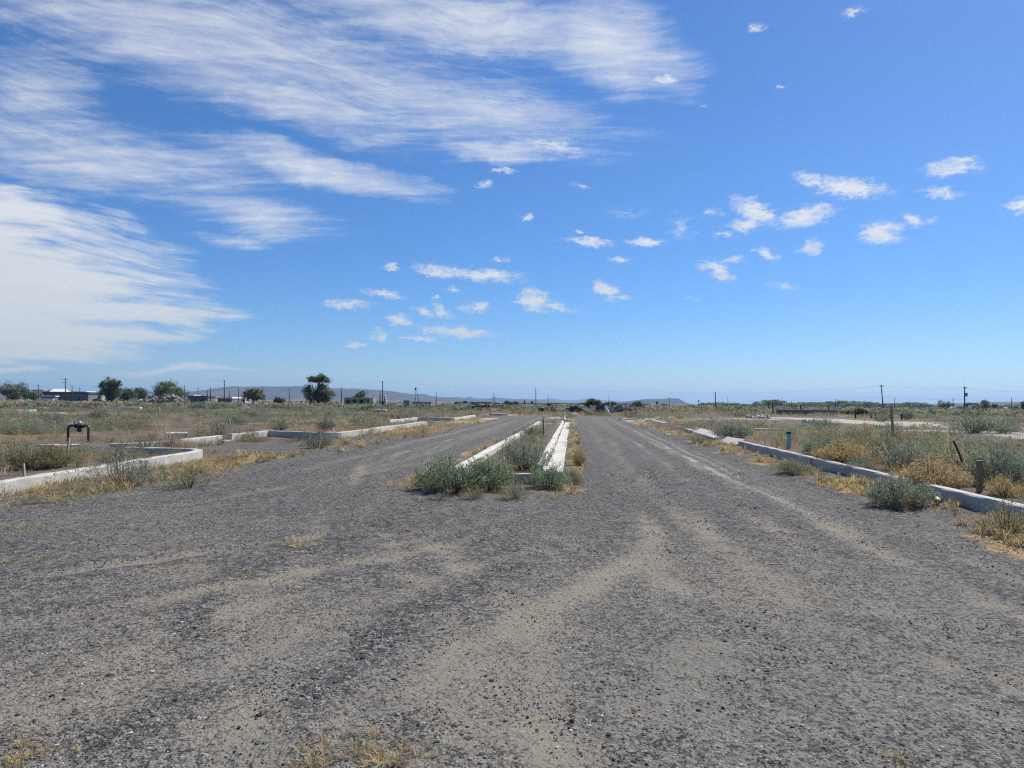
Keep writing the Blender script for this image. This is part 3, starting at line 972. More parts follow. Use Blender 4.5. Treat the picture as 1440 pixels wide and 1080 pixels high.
def build_cover():
    rng = np.random.default_rng(23)
    stemc = (1.7, 1.2, 1.0)
    near_t = [joined(*plant(rng, 26, 11, .105, .024, rad=rng.uniform(.6, 1.0), up=.7), stemc) for k in range(7)]
    mid_t = [joined(*plant(rng, 13, 8, .19, .062, rad=rng.uniform(.7, 1.05), up=.6, quad=False), stemc) for k in range(6)]
    far_t = [plant(rng, 9, 5, .40, .20, rad=rng.uniform(.8, 1.1), up=.3, quad=False, twig=.16)[0] for k in range(6)]
    tuft_t = [tuft(rng, 16, rng.uniform(.6, 1.1), .022) for k in range(6)]
    jobs = []
    # --- near weeds
    x, y = sample_field(rng, 15000, 8.5, 42)
    d = field_density(x, y)
    k = rng.random(len(x)) < d
    jobs.append((near_t, x[k], y[k], rng.uniform(.16, .50, k.sum()) * np.where(rng.random(k.sum()) < .12, 1.4, 1)))
    x, y = sample_field(rng, 24000, 40, 125)
    d = field_density(x, y)
    k = rng.random(len(x)) < d * .95
    jobs.append((mid_t, x[k], y[k], rng.uniform(.22, .68, k.sum())))
    x, y = sample_field(rng, 30000, 115, 620, 1.25)
    d = field_density(x, y)
    k = rng.random(len(x)) < d * 1.1
    jobs.append((far_t, x[k], y[k], rng.uniform(.35, .95, k.sum())))
    # bigger clumps standing out of the low growth
    x, y = sample_field(rng, 3400, 15, 150, 1.0)
    d = field_density(x, y)
    k = (rng.random(len(x)) < np.maximum(d, .25 * (d > .02)) * sst(.36, .56, fbm(x * .12, y * .12, 161, 3))) & ~verge_mask(x, y)
    lq, sq = to_ls(x, y)
    k &= ~((lq > M_LEFT) & (lq < M_RIGHT)) & (np.hypot(x, y) > 22)
    nbig = k.sum()
    jobs.append((near_t, x[k], y[k], rng.uniform(.34, .70, nbig)))
    Vs, Fs, Cs = [], [], []
    off = 0
    for ji, (T, x, y, hh) in enumerate(jobs):
        n = len(x)
        rr = np.hypot(x, y)
        vg = verge_mask(x, y)
        tall = sst(.35, .68, fbm(x * .3, y * .3, 151, 3))
        lq, sq = to_ls(x, y)
        med = (lq > M_LEFT) & (lq < M_RIGHT) & (sq > 12) & (sq < 85)
        pt = rng.random(n)
        big = np.clip(tall * .75 + (pt - .5) * .7, 0, 1)
        C, dry = plant_colors(rng, x, y, big)
        inner = (x > -21) & (x < -8.7) & (y > 10) & (y < 27)
        hh = hh * np.where(inner, .62, 1.0) * np.where((rr > 42) & (rr < 125), .85, 1.0)
        if ji == 3:
            C = np.where(rng.random((n, 1)) < .7, SAGE, np.where(rng.random((n, 1)) < .5, GREEN, GREY)) * rng.uniform(.72, 1.0, (n, 1))
            dry = dry * 0
        hh = hh * ((.38 + 1.15 * big) if ji < 3 else 1.0) * np.where(vg & (rr < 90), .55, 1.0) * np.where(med, .55, 1.0) * (1 - .35 * dry)
        wd = hh * rng.uniform(.8, 1.45, n)
        z = height(x, y) - .01
        V, F, S = scatter(T, rng.integers(0, len(T), n), np.stack([x, y, z], 1), np.stack([wd, wd, hh], 1), rng.random(n) * 6.28, C,
                          rng.normal(0, .12, (n, 2)))
        Vs.append(V); Fs.append(F + off); Cs.append(S); off += len(V)
    o = link('weeds', mesh_from('weeds', np.concatenate(Vs), np.concatenate(Fs), MAT_WEED, np.concatenate(Cs)))
    tag(o, kind='stuff')
    # --- dry grass: verges, straw mats, and through the weeds
    x, y = sample_field(rng, 60000, 6.5, 60, 0.9)
    l, s = to_ls(x, y)
    nz = fbm(x * 1.1, y * 1.1, 33, 4)
    p = 1.0 * band(l + (nz - .5) * 1.2, 5.1, 6.0, .2) * sst(5, 8, s)
    p = p + .5 * band(l + (nz - .5), -0.12, 0.38, .12) * sst(11.5, 13, s)
    p = p + .8 * band(l + (nz - .5), -3.4, -2.8, .15) * sst(12, 13, s)
    p = p + 1.0 * band(l + (nz - .5) * 1.2, -9.6, -7.8, .35) * band(s, 9.4, 20.5, .8)
    p = p + .4 * band(l, -9.4, -7.2, .4) * sst(20, 24, s)
    p = p * sst(.35, .6, nz)
    p = np.maximum(p, .08 * field_density(x, y))
    k = (rng.random(len(x)) < p) & (gravel_mask(x, y) < .75) & (np.abs(l - R_KERB - .1) > .22) & (np.abs(l - M_LEFT) > .22)
    x, y = x[k], y[k]
    # clods and dead leaves caught between median kerb and gutter
    gl_, gs_ = np.full(330, M_RIGHT + .11) + rng.normal(0, .018, 330), rng.uniform(15.8, 55, 330)
    gx_, gy_ = from_ls(gl_, gs_)
    # a few tufts sprouting straight out of the gravel
    spots = [(515, 1062, 46, .13), (545, 1078, 20, .1), (8, 1070, 26, .11), (425, 760, 26, .16), (412, 768, 16, .14), (275, 792, 7, .07), (225, 768, 12, .16),
             (485, 752, 8, .1), (548, 733, 14, .2), (600, 730, 10, .15), (520, 730, 10, .2), (345, 808, 4, .05), (20, 742, 18, .18), (40, 745, 12, .2),
             (560, 745, 9, .2), (300, 752, 5, .06), (35, 785, 8, .12), (1005, 782, 3, .05), (1280, 1076, 5, .05), (90, 705, 30, .4), (370, 690, 30, .5)]
    ex, ey, eh = [], [], []
    for px, py, cnt, sp in spots:
        gx, gy = gp(px, py)
        for j in range(cnt):
            ex.append(gx + rng.normal(0, sp * 1.3)); ey.append(gy + rng.normal(0, sp * .8)); eh.append(rng.uniform(.025, .075))
    x = np.concatenate([x, ex]); y = np.concatenate([y, ey])
    n = len(x)
    hh = np.concatenate([rng.uniform(.06, .22, n - len(eh)), eh]) * np.where(np.hypot(x, y) > 25, 1.4, 1.0)
    C = np.where(rng.random((n, 1)) < .55, STRAW, np.where(rng.random((n, 1)) < .5, PINK, OLIVE)) * rng.uniform(.75, 1.2, (n, 1))
    wd = hh * rng.uniform(.9, 1.8, n)
    zz = height(x, y) - .005
    x = np.concatenate([x, gx_]); y = np.concatenate([y, gy_]); zz = np.concatenate([zz, np.full(330, .075)])
    hh = np.concatenate([hh, rng.uniform(.03, .07, 330)]); wd = np.concatenate([wd, rng.uniform(.05, .11, 330)])
    C = np.concatenate([C, np.tile(RUST * .42, (330, 1)) * rng.uniform(.5, 1.3, (330, 1))]); n += 330
    V, F, S = scatter(tuft_t, rng.integers(0, 6, n), np.stack([x, y, zz], 1), np.stack([wd, wd, hh], 1), rng.random(n) * 6.28, C)
    o = link('dry_grass', mesh_from('dry_grass', V, F, MAT_WEED, S))
    tag(o, kind='stuff')


build_cover()

# ---- shrubs that stand out on their own
_rs = np.random.default_rng(77)


def shrub_meshes(nm, n_stem, n_leaf, ll, lw, rad, up, base=.25, twig=.12):
    f, s = plant(_rs, n_stem, n_leaf, ll, lw, rad=rad, up=up, base=base, twig=twig)
    fm = mesh_from('foliage_' + nm, f[0], f[1], MAT_WEED, np.repeat(f[2][:, None], 3, 1))
    sm = mesh_from('stems_' + nm, s[0], s[1], MAT_STEM)
    return fm, sm


SHRUB = {
    'tall': shrub_meshes('tall', 110, 44, .085, .020, .75, 1.0, .5, .10),
    'round': shrub_meshes('round', 110, 30, .085, .017, .85, .6, .3, .11),
    'loose': shrub_meshes('loose', 60, 22, .10, .018, .95, .8, .35, .12),
    'dense': shrub_meshes('dense', 90, 26, .095, .022, .9, .5, .3, .12),
    'dry': shrub_meshes('dry', 150, 24, .13, .016, .95, .3, .35, .10),
}


def shrub(kind, px, py, wpx, hpx, color, label, name='shrub', squash=1.0, group=None, rot=None, lift=0.0):
    x, y = gpz(px, py)
    z = zat(x, y)
    dist = math.hypot(x, y)
    w = 1.12 * wpx * dist / FOC; hh = 1.12 * hpx * dist / FOC
    fm, sm = SHRUB[kind]
    rad = {'tall': .75, 'round': .85, 'loose': .95, 'dense': .9, 'dry': .95}[kind]
    y += w * .25
    e = empty(name, (x, y, z - .01 + lift), 0, label, 'shrub' if name == 'shrub' else 'weed', group)
    e.scale = (w / 2 / rad, w / 2 / rad * squash, hh)
    f = link('foliage', fm, e); f.color = (*color, 1)
    s = link('stems', sm, e)
    rz = rot if rot is not None else random.random() * 6.28
    f.rotation_euler = (0, 0, rz); s.rotation_euler = (0, 0, rz)
    return e


shrub('dry', 232, 634, 50, 18, PINK * .9, 'pinkish dry weed in front of the short straight left kerb', 'dry_bush')
shrub('loose', 196, 636, 56, 18, SAGE * .8, 'grey weed hiding the buried left end of the short straight kerb', 'bushy_weed')
shrub('loose', 150, 650, 60, 18, GREY * .8, 'grey-brown weed patch inside the near left kerb, right of the tall pale stake', 'bushy_weed')
shrub('round', 30, 662, 70, 30, OLIVE * .75, 'dark olive weed at the left edge behind the near left kerb', 'bushy_weed')
shrub('dry', 60, 660, 50, 24, OLIVE * .95, 'dry olive weed between the left edge weed and the tall pale stake', 'dry_bush')
# the median's nose
shrub('tall', 640, 692, 108, 46, GREEN * 1.25, 'large dark green bushy weed at the left front corner of the median', 'bushy_weed', rot=.4)
shrub('tall', 690, 690, 66, 45, GREEN * 1.35, 'tall upright green weed at the median front, left of the small front kerb', 'bushy_weed', rot=2.1)
shrub('loose', 607, 694, 60, 26, GREEN * 1.1, 'low spreading green weed at the far left tip of the median front', 'bushy_weed')
shrub('round', 738, 663, 78, 46, SAGE * 1.0, 'round grey-green bush inside the median behind the front kerb', 'shrub')
shrub('tall', 772, 688, 54, 33, GREEN * 1.4, 'green upright weed at the right front corner of the median', 'bushy_weed')
shrub('loose', 725, 704, 52, 24, GREEN * 1.25, 'short bright green weed at the median front, in front of the white strip', 'bushy_weed')
shrub('loose', 665, 703, 38, 18, OLIVE * 1.05, 'small yellowish weed in front of the large dark green median weed', 'bushy_weed')
shrub('loose', 620, 704, 40, 9, GREY * .8, 'flat creeping grey weed on the gravel before the median front', 'bushy_weed')
shrub('dry', 806, 682, 30, 22, OLIVE * 1.1, 'thin yellow-green dry weed at the right edge of the median front', 'bushy_weed')
shrub('dry', 815, 655, 22, 24, STRAW * .85, 'straw-coloured dry weed beside the white gutter of the median', 'bushy_weed')
shrub('round', 748, 612, 40, 14, SAGE * .9, 'grey-green bush halfway along the median near the brown stake', 'shrub')
# left verge and field
shrub('loose', 155, 682, 90, 34, SAGE * 1.05, 'loose grey weed leaning on the road face of the near left kerb', 'bushy_weed')
shrub('loose', 195, 680, 50, 26, SAGE * 1.1, 'thin grey-green weed right of the loose grey weed on the near left kerb', 'bushy_weed')
shrub('loose', 255, 688, 66, 26, OLIVE * .95, 'olive weed in dry straw before the end of the near left kerb', 'bushy_weed')
shrub('dense', 444, 631, 40, 22, SAGE * .82, 'compact dark green bush on the gravel before the left cross kerb', 'shrub')
shrub('dense', 456, 607, 26, 19, DARK * 1.25, 'small dark bush just behind the left cross kerb', 'shrub')
shrub('round', 392, 606, 24, 12, GREEN * 1.1, 'small green bush behind the corner of the left cross kerb', 'shrub')
shrub('dense', 352, 589, 14, 8, DARK * 1.2, 'tiny dark bush alone in the brown left field', 'shrub')
shrub('round', 505, 598, 30, 13, SAGE * .95, 'green bush touching the back of the long left road kerb', 'shrub')
shrub('round', 327, 597, 40, 15, SAGE * 1.15, 'pale sage bush by the thin bent stake in the left field', 'shrub')
shrub('dense', 132, 589, 26, 11, DARK * 1.35, 'dark round bush behind the black pipe, left of centre', 'shrub')
shrub('dense', 75, 598, 24, 13, DARK * 1.4, 'dark bush just left of the black irrigation pipe', 'shrub')
shrub('loose', 300, 612, 60, 18, SAGE * .95, 'wide sage weed behind the gap in the second left kerb', 'bushy_weed')
shrub('loose', 560, 590, 44, 10, OLIVE * .9, 'olive weed between the road kerb end and the far left kerb', 'bushy_weed')
# right verge and field
shrub('tall', 1278, 714, 72, 36, DARK * 1.9, 'large dark grey-green bush on the gravel in front of the right kerb', 'shrub', rot=1.2)
shrub('round', 1120, 668, 48, 20, SAGE * .9, 'grey-green bush on the verge before the middle of the right kerb', 'shrub')
shrub('loose', 985, 624, 40, 12, SAGE * .85, 'low green weed before the toppled gutter of the right kerb', 'bushy_weed')
shrub('loose', 1430, 752, 60, 34, OLIVE * .95, 'yellow-green weed at the right picture edge below the right kerb', 'bushy_weed')
shrub('round', 1284, 664, 54, 38, SAGE * .95, 'grey-green bush left of the leaning dark stake', 'shrub')
shrub('round', 1248, 652, 32, 31, DARK * 1.15, 'dark purplish bush between two sage bushes behind the right kerb', 'shrub')
shrub('round', 1216, 660, 40, 22, SAGE * 1.05, 'sage weed growing out of a straw mound behind the right kerb', 'bushy_weed')
shrub('dry', 1196, 651, 70, 25, STRAW * .95, 'golden dry mound close behind the right kerb, left of the sage bushes', 'dry_bush')
shrub('dry', 1328, 685, 84, 34, (STRAW * .62 + RUST * .4), 'golden brown tumbleweed mound left of the brown wooden post', 'dry_bush')
shrub('dry', 1420, 704, 36, 22, STRAW * .95, 'straw-coloured dry grass clump right of the brown wooden post', 'dry_bush')
shrub('tall', 1418, 688, 56, 48, SAGE * .95, 'blue-green tall weed right of the brown wooden post', 'bushy_weed')
shrub('tall', 1165, 644, 50, 26, SAGE * .9, 'green weed behind the right kerb right of the teal marker', 'bushy_weed')
shrub('tall', 1035, 616, 50, 18, SAGE * .9, 'dark sage weed behind the toppled gutter of the right kerb', 'bushy_weed')
shrub('dense', 1385, 610, 66, 22, SAGE * .95, 'largest dark sage bush beside the pale gravel path on the right', 'shrub')
shrub('dense', 1420, 610, 40, 14, SAGE * .85, 'low sage bush right of the largest bush on the pale path', 'shrub')
shrub('dense', 1244, 594, 22, 10, SAGE * .9, 'round sage bush by the black fence posts behind the pale path', 'shrub')
shrub('dense', 1278, 590, 16, 11, DARK * 1.1, 'dark bush right of the black fence posts', 'shrub')
shrub('round', 1165, 602, 40, 12, SAGE * 1.0, 'sage bush in front of the long grey wall', 'shrub')
# ------------------------------------------------------------------ concrete
def concrete_material(name, base, dark):
    mt, N = new_mat(name)
    P = N.n('ShaderNodeNewGeometry').outputs['Position']
    a = N.noise(P, 2.2, 6, .65)
    b = N.noise(P, 55.0, 4, .65)
    streak = N.noise(N.mapping(P, scale=(6, 6, .7)), 3.0, 4, .6)
    c = N.mix(N.ramp(N.math('ADD', N.math('MULTIPLY', a, .6), N.math('MULTIPLY', b, .4)), .35, .68), dark, base)
    c = N.mix(N.math('MULTIPLY', N.ramp(streak, .52, .75), .35), c, (0.22, 0.20, 0.165))
    zz = N.n('ShaderNodeSeparateXYZ'); N.put(zz.inputs[0], P)
    dirt = N.ramp(N.math('ADD', zz.outputs[2], N.math('MULTIPLY', N.math('SUBTRACT', N.noise(P, 7.0, 5, .7), .5), .16)), .075, .0)
    c = N.mix(N.math('MULTIPLY', dirt, .75), c, (.20, .165, .12))
    pits = N.voronoi(P, 38.0)
    c = N.mix(N.math('MULTIPLY', N.ramp(pits, .16, .06), .45), c, (.16, .155, .14))
    finish(N, c, .88, bump(N, N.math('ADD', b, N.math('MULTIPLY', pits, .4)), .55, .006), .25)
    return mt


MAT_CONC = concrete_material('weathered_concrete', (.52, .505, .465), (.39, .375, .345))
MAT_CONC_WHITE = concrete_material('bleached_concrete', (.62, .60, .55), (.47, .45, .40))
MAT_CONC_GREY = concrete_material('grey_concrete', (.27, .265, .26), (.19, .188, .185))


def resample(pts, step):
    P = np.array(pts, float)
    seg = np.hypot(*np.diff(P, axis=0).T)
    cum = np.concatenate([[0], np.cumsum(seg)])
    n = max(2, int(round(cum[-1] / step)) + 1)
    t = np.linspace(0, cum[-1], n)
    return np.stack([np.interp(t, cum, P[:, k]) for k in range(P.shape[1])], 1)


def sweep(pts, profile, zoff, joints=None, gap=.022, step=.45, rng=None, chip=0.006, ends=True):
    """profile: list of (across, up) counter-clockwise; pts world (x,y[,top factor])"""
    rng = rng or np.random.default_rng(1)
    P = resample(pts, step)
    cum = np.concatenate([[0], np.cumsum(np.hypot(*np.diff(P[:, :2], axis=0).T))])
    cuts = [0.0]
    if joints:
        d = joints * rng.uniform(.6, 1.0)
        while d < cum[-1] - .6:
            cuts.append(d); d += joints * rng.uniform(.9, 1.1)
    cuts.append(cum[-1])
    V, F = [], []
    np_ = len(profile)
    for a, b in zip(cuts[:-1], cuts[1:]):
        a2 = a + (gap / 2 if a > 0 else 0); b2 = b - (gap / 2 if b < cum[-1] else 0)
        ts = np.concatenate([[a2], cum[(cum > a2 + .05) & (cum < b2 - .05)], [b2]])
        dz = rng.normal(0, .006); dl = rng.normal(0, .006)
        x = np.interp(ts, cum, P[:, 0]); y = np.interp(ts, cum, P[:, 1])
        tx = np.gradient(x); ty = np.gradient(y)
        L = np.hypot(tx, ty); tx /= L; ty /= L
        zg = np.array([zoff(x_, y_) for x_, y_ in zip(x, y)]) if callable(zoff) else np.full(len(x), zoff)
        o = len(V)
        for i in range(len(ts)):
            for (u, w) in profile:
                j = rng.normal(0, chip, 2)
                V.append((x[i] + ty[i] * (u + dl + j[0]), y[i] - tx[i] * (u + dl + j[0]), zg[i] + w + dz + j[1] * .6))
        for i in range(len(ts) - 1):
            for k in range(np_):
                k2 = (k + 1) % np_
                F.append((o + i * np_ + k, o + i * np_ + k2, o + (i + 1) * np_ + k2, o + (i + 1) * np_ + k))
        F_caps.append([o + k for k in range(np_)][::-1])
        F_caps.append([o + (len(ts) - 1) * np_ + k for k in range(np_)])
    return V, F


F_caps = []


def poly_obj(name, V, F, mat, parent=None, smooth=False):
    me = bpy.data.meshes.new(name)
    me.from_pydata([tuple(map(float, v)) for v in V], [], [tuple(f) for f in F])
    for mm in (mat if isinstance(mat, (list, tuple)) else [mat]):
        me.materials.append(mm)
    import bmesh
    bm = bmesh.new(); bm.from_mesh(me); bmesh.ops.recalc_face_normals(bm, faces=bm.faces); bm.to_mesh(me); bm.free()
    if smooth:
        me.polygons.foreach_set('use_smooth', np.ones(len(me.polygons), bool))
    return link(name, me, parent)


def kerb_profile(w, hgt, r=.025, below=.25):
    return [(-w / 2, -below), (w / 2, -below), (w / 2, hgt - r), (w / 2 - r * .35, hgt - r * .3), (w / 2 - r, hgt),
            (-w / 2 + r, hgt), (-w / 2 + r * .35, hgt - r * .3), (-w / 2, hgt - r)]


def kerb(pts, label, w=.17, hgt=.25, joints=3.0, mat=None, z0=-.01, name='concrete_kerb', step=.4, seed=1, profile=None, group=None):
    global F_caps
    F_caps = []
    V, F = sweep(pts, profile or kerb_profile(w, hgt), z0, joints, step=step, rng=np.random.default_rng(seed))
    o = poly_obj(name, V, F + F_caps, mat or MAT_CONC)
    return tag(o, label, 'kerb', group)


def ls_pts(*p):
    return [from_ls(*q) for q in p]


kerb([(-8.45, 4.0), (-8.4, 11.5), (-8.33, 17.6), (-8.36, 18.4), (-8.5, 18.95), (-8.85, 19.25), (-9.4, 19.4), (-10.0, 19.5), (-10.9, 19.68)],
     'near left pale concrete kerb with rounded end, running off the left edge', hgt=.25, joints=3.4, w=.2, seed=4, step=.22)
kerb([(-11.75, 20.35), (-11.25, 20.75), (-10.98, 21.5), (-10.88, 23.2), (-10.8, 25.7)], 'short straight white kerb ending at a gap, behind the rounded kerb end', hgt=.30, joints=None, w=.2, seed=5)
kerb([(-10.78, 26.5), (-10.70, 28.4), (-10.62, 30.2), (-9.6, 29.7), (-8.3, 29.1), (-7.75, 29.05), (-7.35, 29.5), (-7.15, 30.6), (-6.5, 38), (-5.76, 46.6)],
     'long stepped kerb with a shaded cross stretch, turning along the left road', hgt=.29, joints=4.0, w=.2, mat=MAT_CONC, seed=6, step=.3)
kerb([(-10.8, 25.72), (-10.79, 26.48)], 'low concrete sill filling the gap between two left kerbs', hgt=.09, joints=None, w=.26, seed=7, name='concrete_sill')
kerb([(-8.7, 49), (-8.4, 54), (-8.1, 58.9), (-5.4, 58.6), (-5.0, 58.9), (-4.75, 60), (-4.3, 66), (-3.9, 73)],
     'far left kerb jogging in toward the road, partly in shade', hgt=.27, joints=4.0, w=.22, mat=MAT_CONC_WHITE, seed=8)
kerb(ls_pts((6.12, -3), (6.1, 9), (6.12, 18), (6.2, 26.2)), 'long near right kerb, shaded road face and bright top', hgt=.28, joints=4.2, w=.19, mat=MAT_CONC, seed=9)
kerb([(9.9, 39.2), (9.62, 36.4)], 'short upright kerb stub at the far end of the toppled slabs', hgt=.24, joints=None, w=.2, mat=MAT_CONC_WHITE, seed=10)
kerb([(13.0, 67.5), (12.0, 58.5), (11.1, 50.2), (11.3, 49.4), (12.2, 49.1), (14.1, 49.0), (17.5, 49.2)],
     'far right kerb bending away to the right through the weeds', hgt=.25, joints=4.0, w=.24, mat=MAT_CONC_WHITE, seed=11)
kerb([(13.9, 84.0), (13.45, 76.0)], 'farthest right kerb piece where the right road ends', hgt=.24, joints=None, w=.26, mat=MAT_CONC_WHITE, seed=12)
kerb(ls_pts((-1.6, 13.75), (-2.1, 13.8), (-2.35, 14.2), (-2.45, 14.9), (-2.45, 25), (-2.43, 38), (-2.45, 51.5)),
     'bright left kerb of the median, running from its weedy front', hgt=.22, joints=3.6, w=.2, mat=MAT_CONC_WHITE, seed=13)
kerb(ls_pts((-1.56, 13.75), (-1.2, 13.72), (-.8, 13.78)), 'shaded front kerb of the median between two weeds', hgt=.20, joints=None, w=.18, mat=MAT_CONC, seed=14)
kerb(ls_pts((-1.65, 12.95), (-1.2, 12.9), (-.7, 12.97)), 'thin flush white concrete strip before the median front kerb', hgt=.035, joints=None, w=.09, mat=MAT_CONC_WHITE, seed=15,
     name='concrete_strip')
GUT = [(-.10, -.2), (.52, -.2), (.52, .055), (.50, .07), (.115, .085), (.075, .11), (.065, .20), (.04, .225), (-.075, .225), (-.10, .20)]
kerb(ls_pts((M_RIGHT, 15.6), (M_RIGHT, 30), (M_RIGHT + .02, 45), (M_RIGHT, 55.5)), 'bright kerb with wide flat gutter, right side of the median', joints=3.2,
     mat=MAT_CONC_WHITE, seed=16, profile=GUT, name='kerb_and_gutter')
kerb(ls_pts((M_RIGHT, 62), (M_RIGHT - .05, 80)), 'far piece of kerb and gutter past the break in the median', joints=3.2, mat=MAT_CONC_WHITE, seed=17, profile=GUT, name='kerb_and_gutter')


def box_verts(sx, sy, sz, rng=None, jit=0.0):
    V = np.array([(x, y, z) for z in (0, 1) for y in (-.5, .5) for x in (-.5, .5)], float) * (sx, sy, sz)
    if rng is not None and jit:
        V = V + rng.uniform(-jit, jit, V.shape) * np.array([sx, sy, sz])
    F = [(0, 1, 3, 2), (4, 6, 7, 5), (0, 4, 5, 1), (1, 5, 7, 3), (3, 7, 6, 2), (2, 6, 4, 0)]
    return V, F


def bevel_obj(name, V, F, mat, parent=None, bev=.01, segs=2):
    import bmesh
    me = bpy.data.meshes.new(name)
    bm = bmesh.new()
    vs = [bm.verts.new(tuple(map(float, v))) for v in V]
    for f in F:
        bm.faces.new([vs[i] for i in f])
    bmesh.ops.recalc_face_normals(bm, faces=bm.faces)
    if bev:
        bmesh.ops.bevel(bm, geom=list(bm.edges), offset=bev, segments=segs, affect='EDGES', profile=.6, clamp_overlap=True)
    bm.to_mesh(me); bm.free()
    me.materials.append(mat)
    return link(name, me, parent)


# toppled slabs at the end of the near right kerb
def tilted_slab(l0, s0, s1, label, w=.44, tilt=28, seed=0):
    rng = np.random.default_rng(seed)
    V, F = box_verts(w, s1 - s0, .15, rng, .02)
    o = bevel_obj('concrete_slab', V, F, MAT_CONC_WHITE, bev=.02)
    x, y = from_ls(l0, (s0 + s1) / 2)
    o.location = (x, y, zat(x, y) + .02)
    o.rotation_euler = (R(rng.uniform(-1, 1)), R(-tilt), -RAZ + R(rng.uniform(-1.5, 1.5)))
    return tag(o, label, 'slab')


tilted_slab(6.22, 26.25, 30.0, 'nearer tilted pale gutter slab at the end of the right kerb', tilt=30, seed=2)
tilted_slab(6.32, 30.1, 35.6, 'farther tilted pale gutter slab behind a small cracked joint', tilt=24, seed=3)

MAT_FLAT = MAT_CONC_WHITE


def field_strip(px0, px1, py, label, hgt=.14, depth=.35, name='concrete_slab', lift=0.0, yaw=0.0):
    x0, y0 = gpz(px0, py); x1, y1 = gpz(px1, py)
    rng = np.random.default_rng(int(px0))
    V, F = box_verts(math.hypot(x1 - x0, y1 - y0), depth, hgt, rng, .02)
    o = bevel_obj(name, V, F, MAT_FLAT, bev=.015)
    o.location = ((x0 + x1) / 2, (y0 + y1) / 2, zat((x0 + x1) / 2, (y0 + y1) / 2) + lift)
    o.rotation_euler = (0, 0, math.atan2(y1 - y0, x1 - x0) + yaw)
    return tag(o, label, 'slab')


field_strip(62, 93, 627, 'flat pale slab lying under the left leg of the black pipe', .05, .5)
field_strip(100, 113, 627, 'small pale slab piece right of the black pipe leg', .05, .4)
field_strip(233, 264, 613, 'raised pale slab with a shadow under it, behind the short white kerb', .09, 1.1, lift=.07)
field_strip(160, 198, 578, 'long white slab strip in the far left field beneath the rubble pile', .5, 1.2)
field_strip(20, 46, 580, 'thin grey slab near the left edge of the far left field', .3, .8)
field_strip(52, 66, 577, 'small pale slab in the green weeds left of the grey shed pole', .35, .8)
field_strip(352, 392, 574, 'left part of a long pale strip below the round pale tree', .42, 1.5)
field_strip(394, 426, 573, 'right part of a long pale strip left of the dark fence posts', .5, 1.5)
field_strip(1290, 1318, 644, 'pale slab edge behind the leaning dark stake', .12, .5)
field_strip(1322, 1346, 645, 'narrow pale slab edge touching the leaning dark stake from the right', .12, .5)
field_strip(1060, 1096, 606, 'thin pale slab edge in weeds left of the teal marker', .14, .5)
field_strip(690, 712, 584, 'pale slab strip at the far end of the left road', .25, .6)

# slab under the raised one: two block feet
# ------------------------------------------------------------------ posts, stakes, pipe
def tube(pts, rads, n=8, cap=True):
    V, F = [], []
    P = [Vector(p) for p in pts]
    prev = None
    for i, p in enumerate(P):
        d = (P[min(i + 1, len(P) - 1)] - P[max(i - 1, 0)]).normalized()
        if prev is None:
            a = d.orthogonal().normalized()
        else:
            a = (prev - d * prev.dot(d))
            a = a.normalized() if a.length > 1e-6 else d.orthogonal().normalized()
        prev = a
        b = d.cross(a)
        for k in range(n):
            t = 2 * math.pi * k / n
            V.append(p + (a * math.cos(t) + b * math.sin(t)) * rads[i])
    for i in range(len(P) - 1):
        for k in range(n):
            F.append((i * n + k, i * n + (k + 1) % n, (i + 1) * n + (k + 1) % n, (i + 1) * n + k))
    if cap:
        F.append(tuple(range(n))[::-1]); F.append(tuple((len(P) - 1) * n + k for k in range(n)))
    return V, F


def cat_mesh(parts):
    V, F = [], []
    for v, f in parts:
        o = len(V); V += [tuple(q) for q in v]; F += [tuple(i + o for i in ff) for ff in f]
    return V, F


MAT_WOOD_GREY = simple_mat('grey_wood', (.33, .30, .26), (.20, .18, .155), 18)
MAT_WOOD_BROWN = simple_mat('brown_wood', (.27, .20, .145), (.15, .11, .085), 18)
MAT_WOOD_DARK = simple_mat('dark_wood', (.060, .055, .052), (.035, .032, .032), 14)
MAT_WOOD_PALE = simple_mat('pale_wood', (.52, .43, .30), (.36, .29, .20), 18)
MAT_CUT = simple_mat('cut_wood', (.50, .42, .31), (.38, .30, .21), 30)
MAT_BLACK = simple_mat('black_pipe_paint', (.020, .020, .023), (.035, .034, .034), 12, rough=.5, spec=.5, bumpd=.001)
MAT_STEEL = simple_mat('grey_metal', (.42, .43, .44), (.28, .28, .28), 12, rough=.5, bumpd=.001, metallic=.4)
MAT_TEAL = simple_mat('teal_plastic', (.27, .47, .46), (.20, .38, .38), 9, rough=.55, bumpd=.001)
MAT_WHITE = simple_mat('white_paint', (.74, .74, .72), (.60, .60, .57), 4, rough=.6, bumpd=.001)
MAT_LIME = simple_mat('yellow_green_plastic', (.62, .70, .25), (.45, .52, .2), 6, rough=.4, bumpd=0)


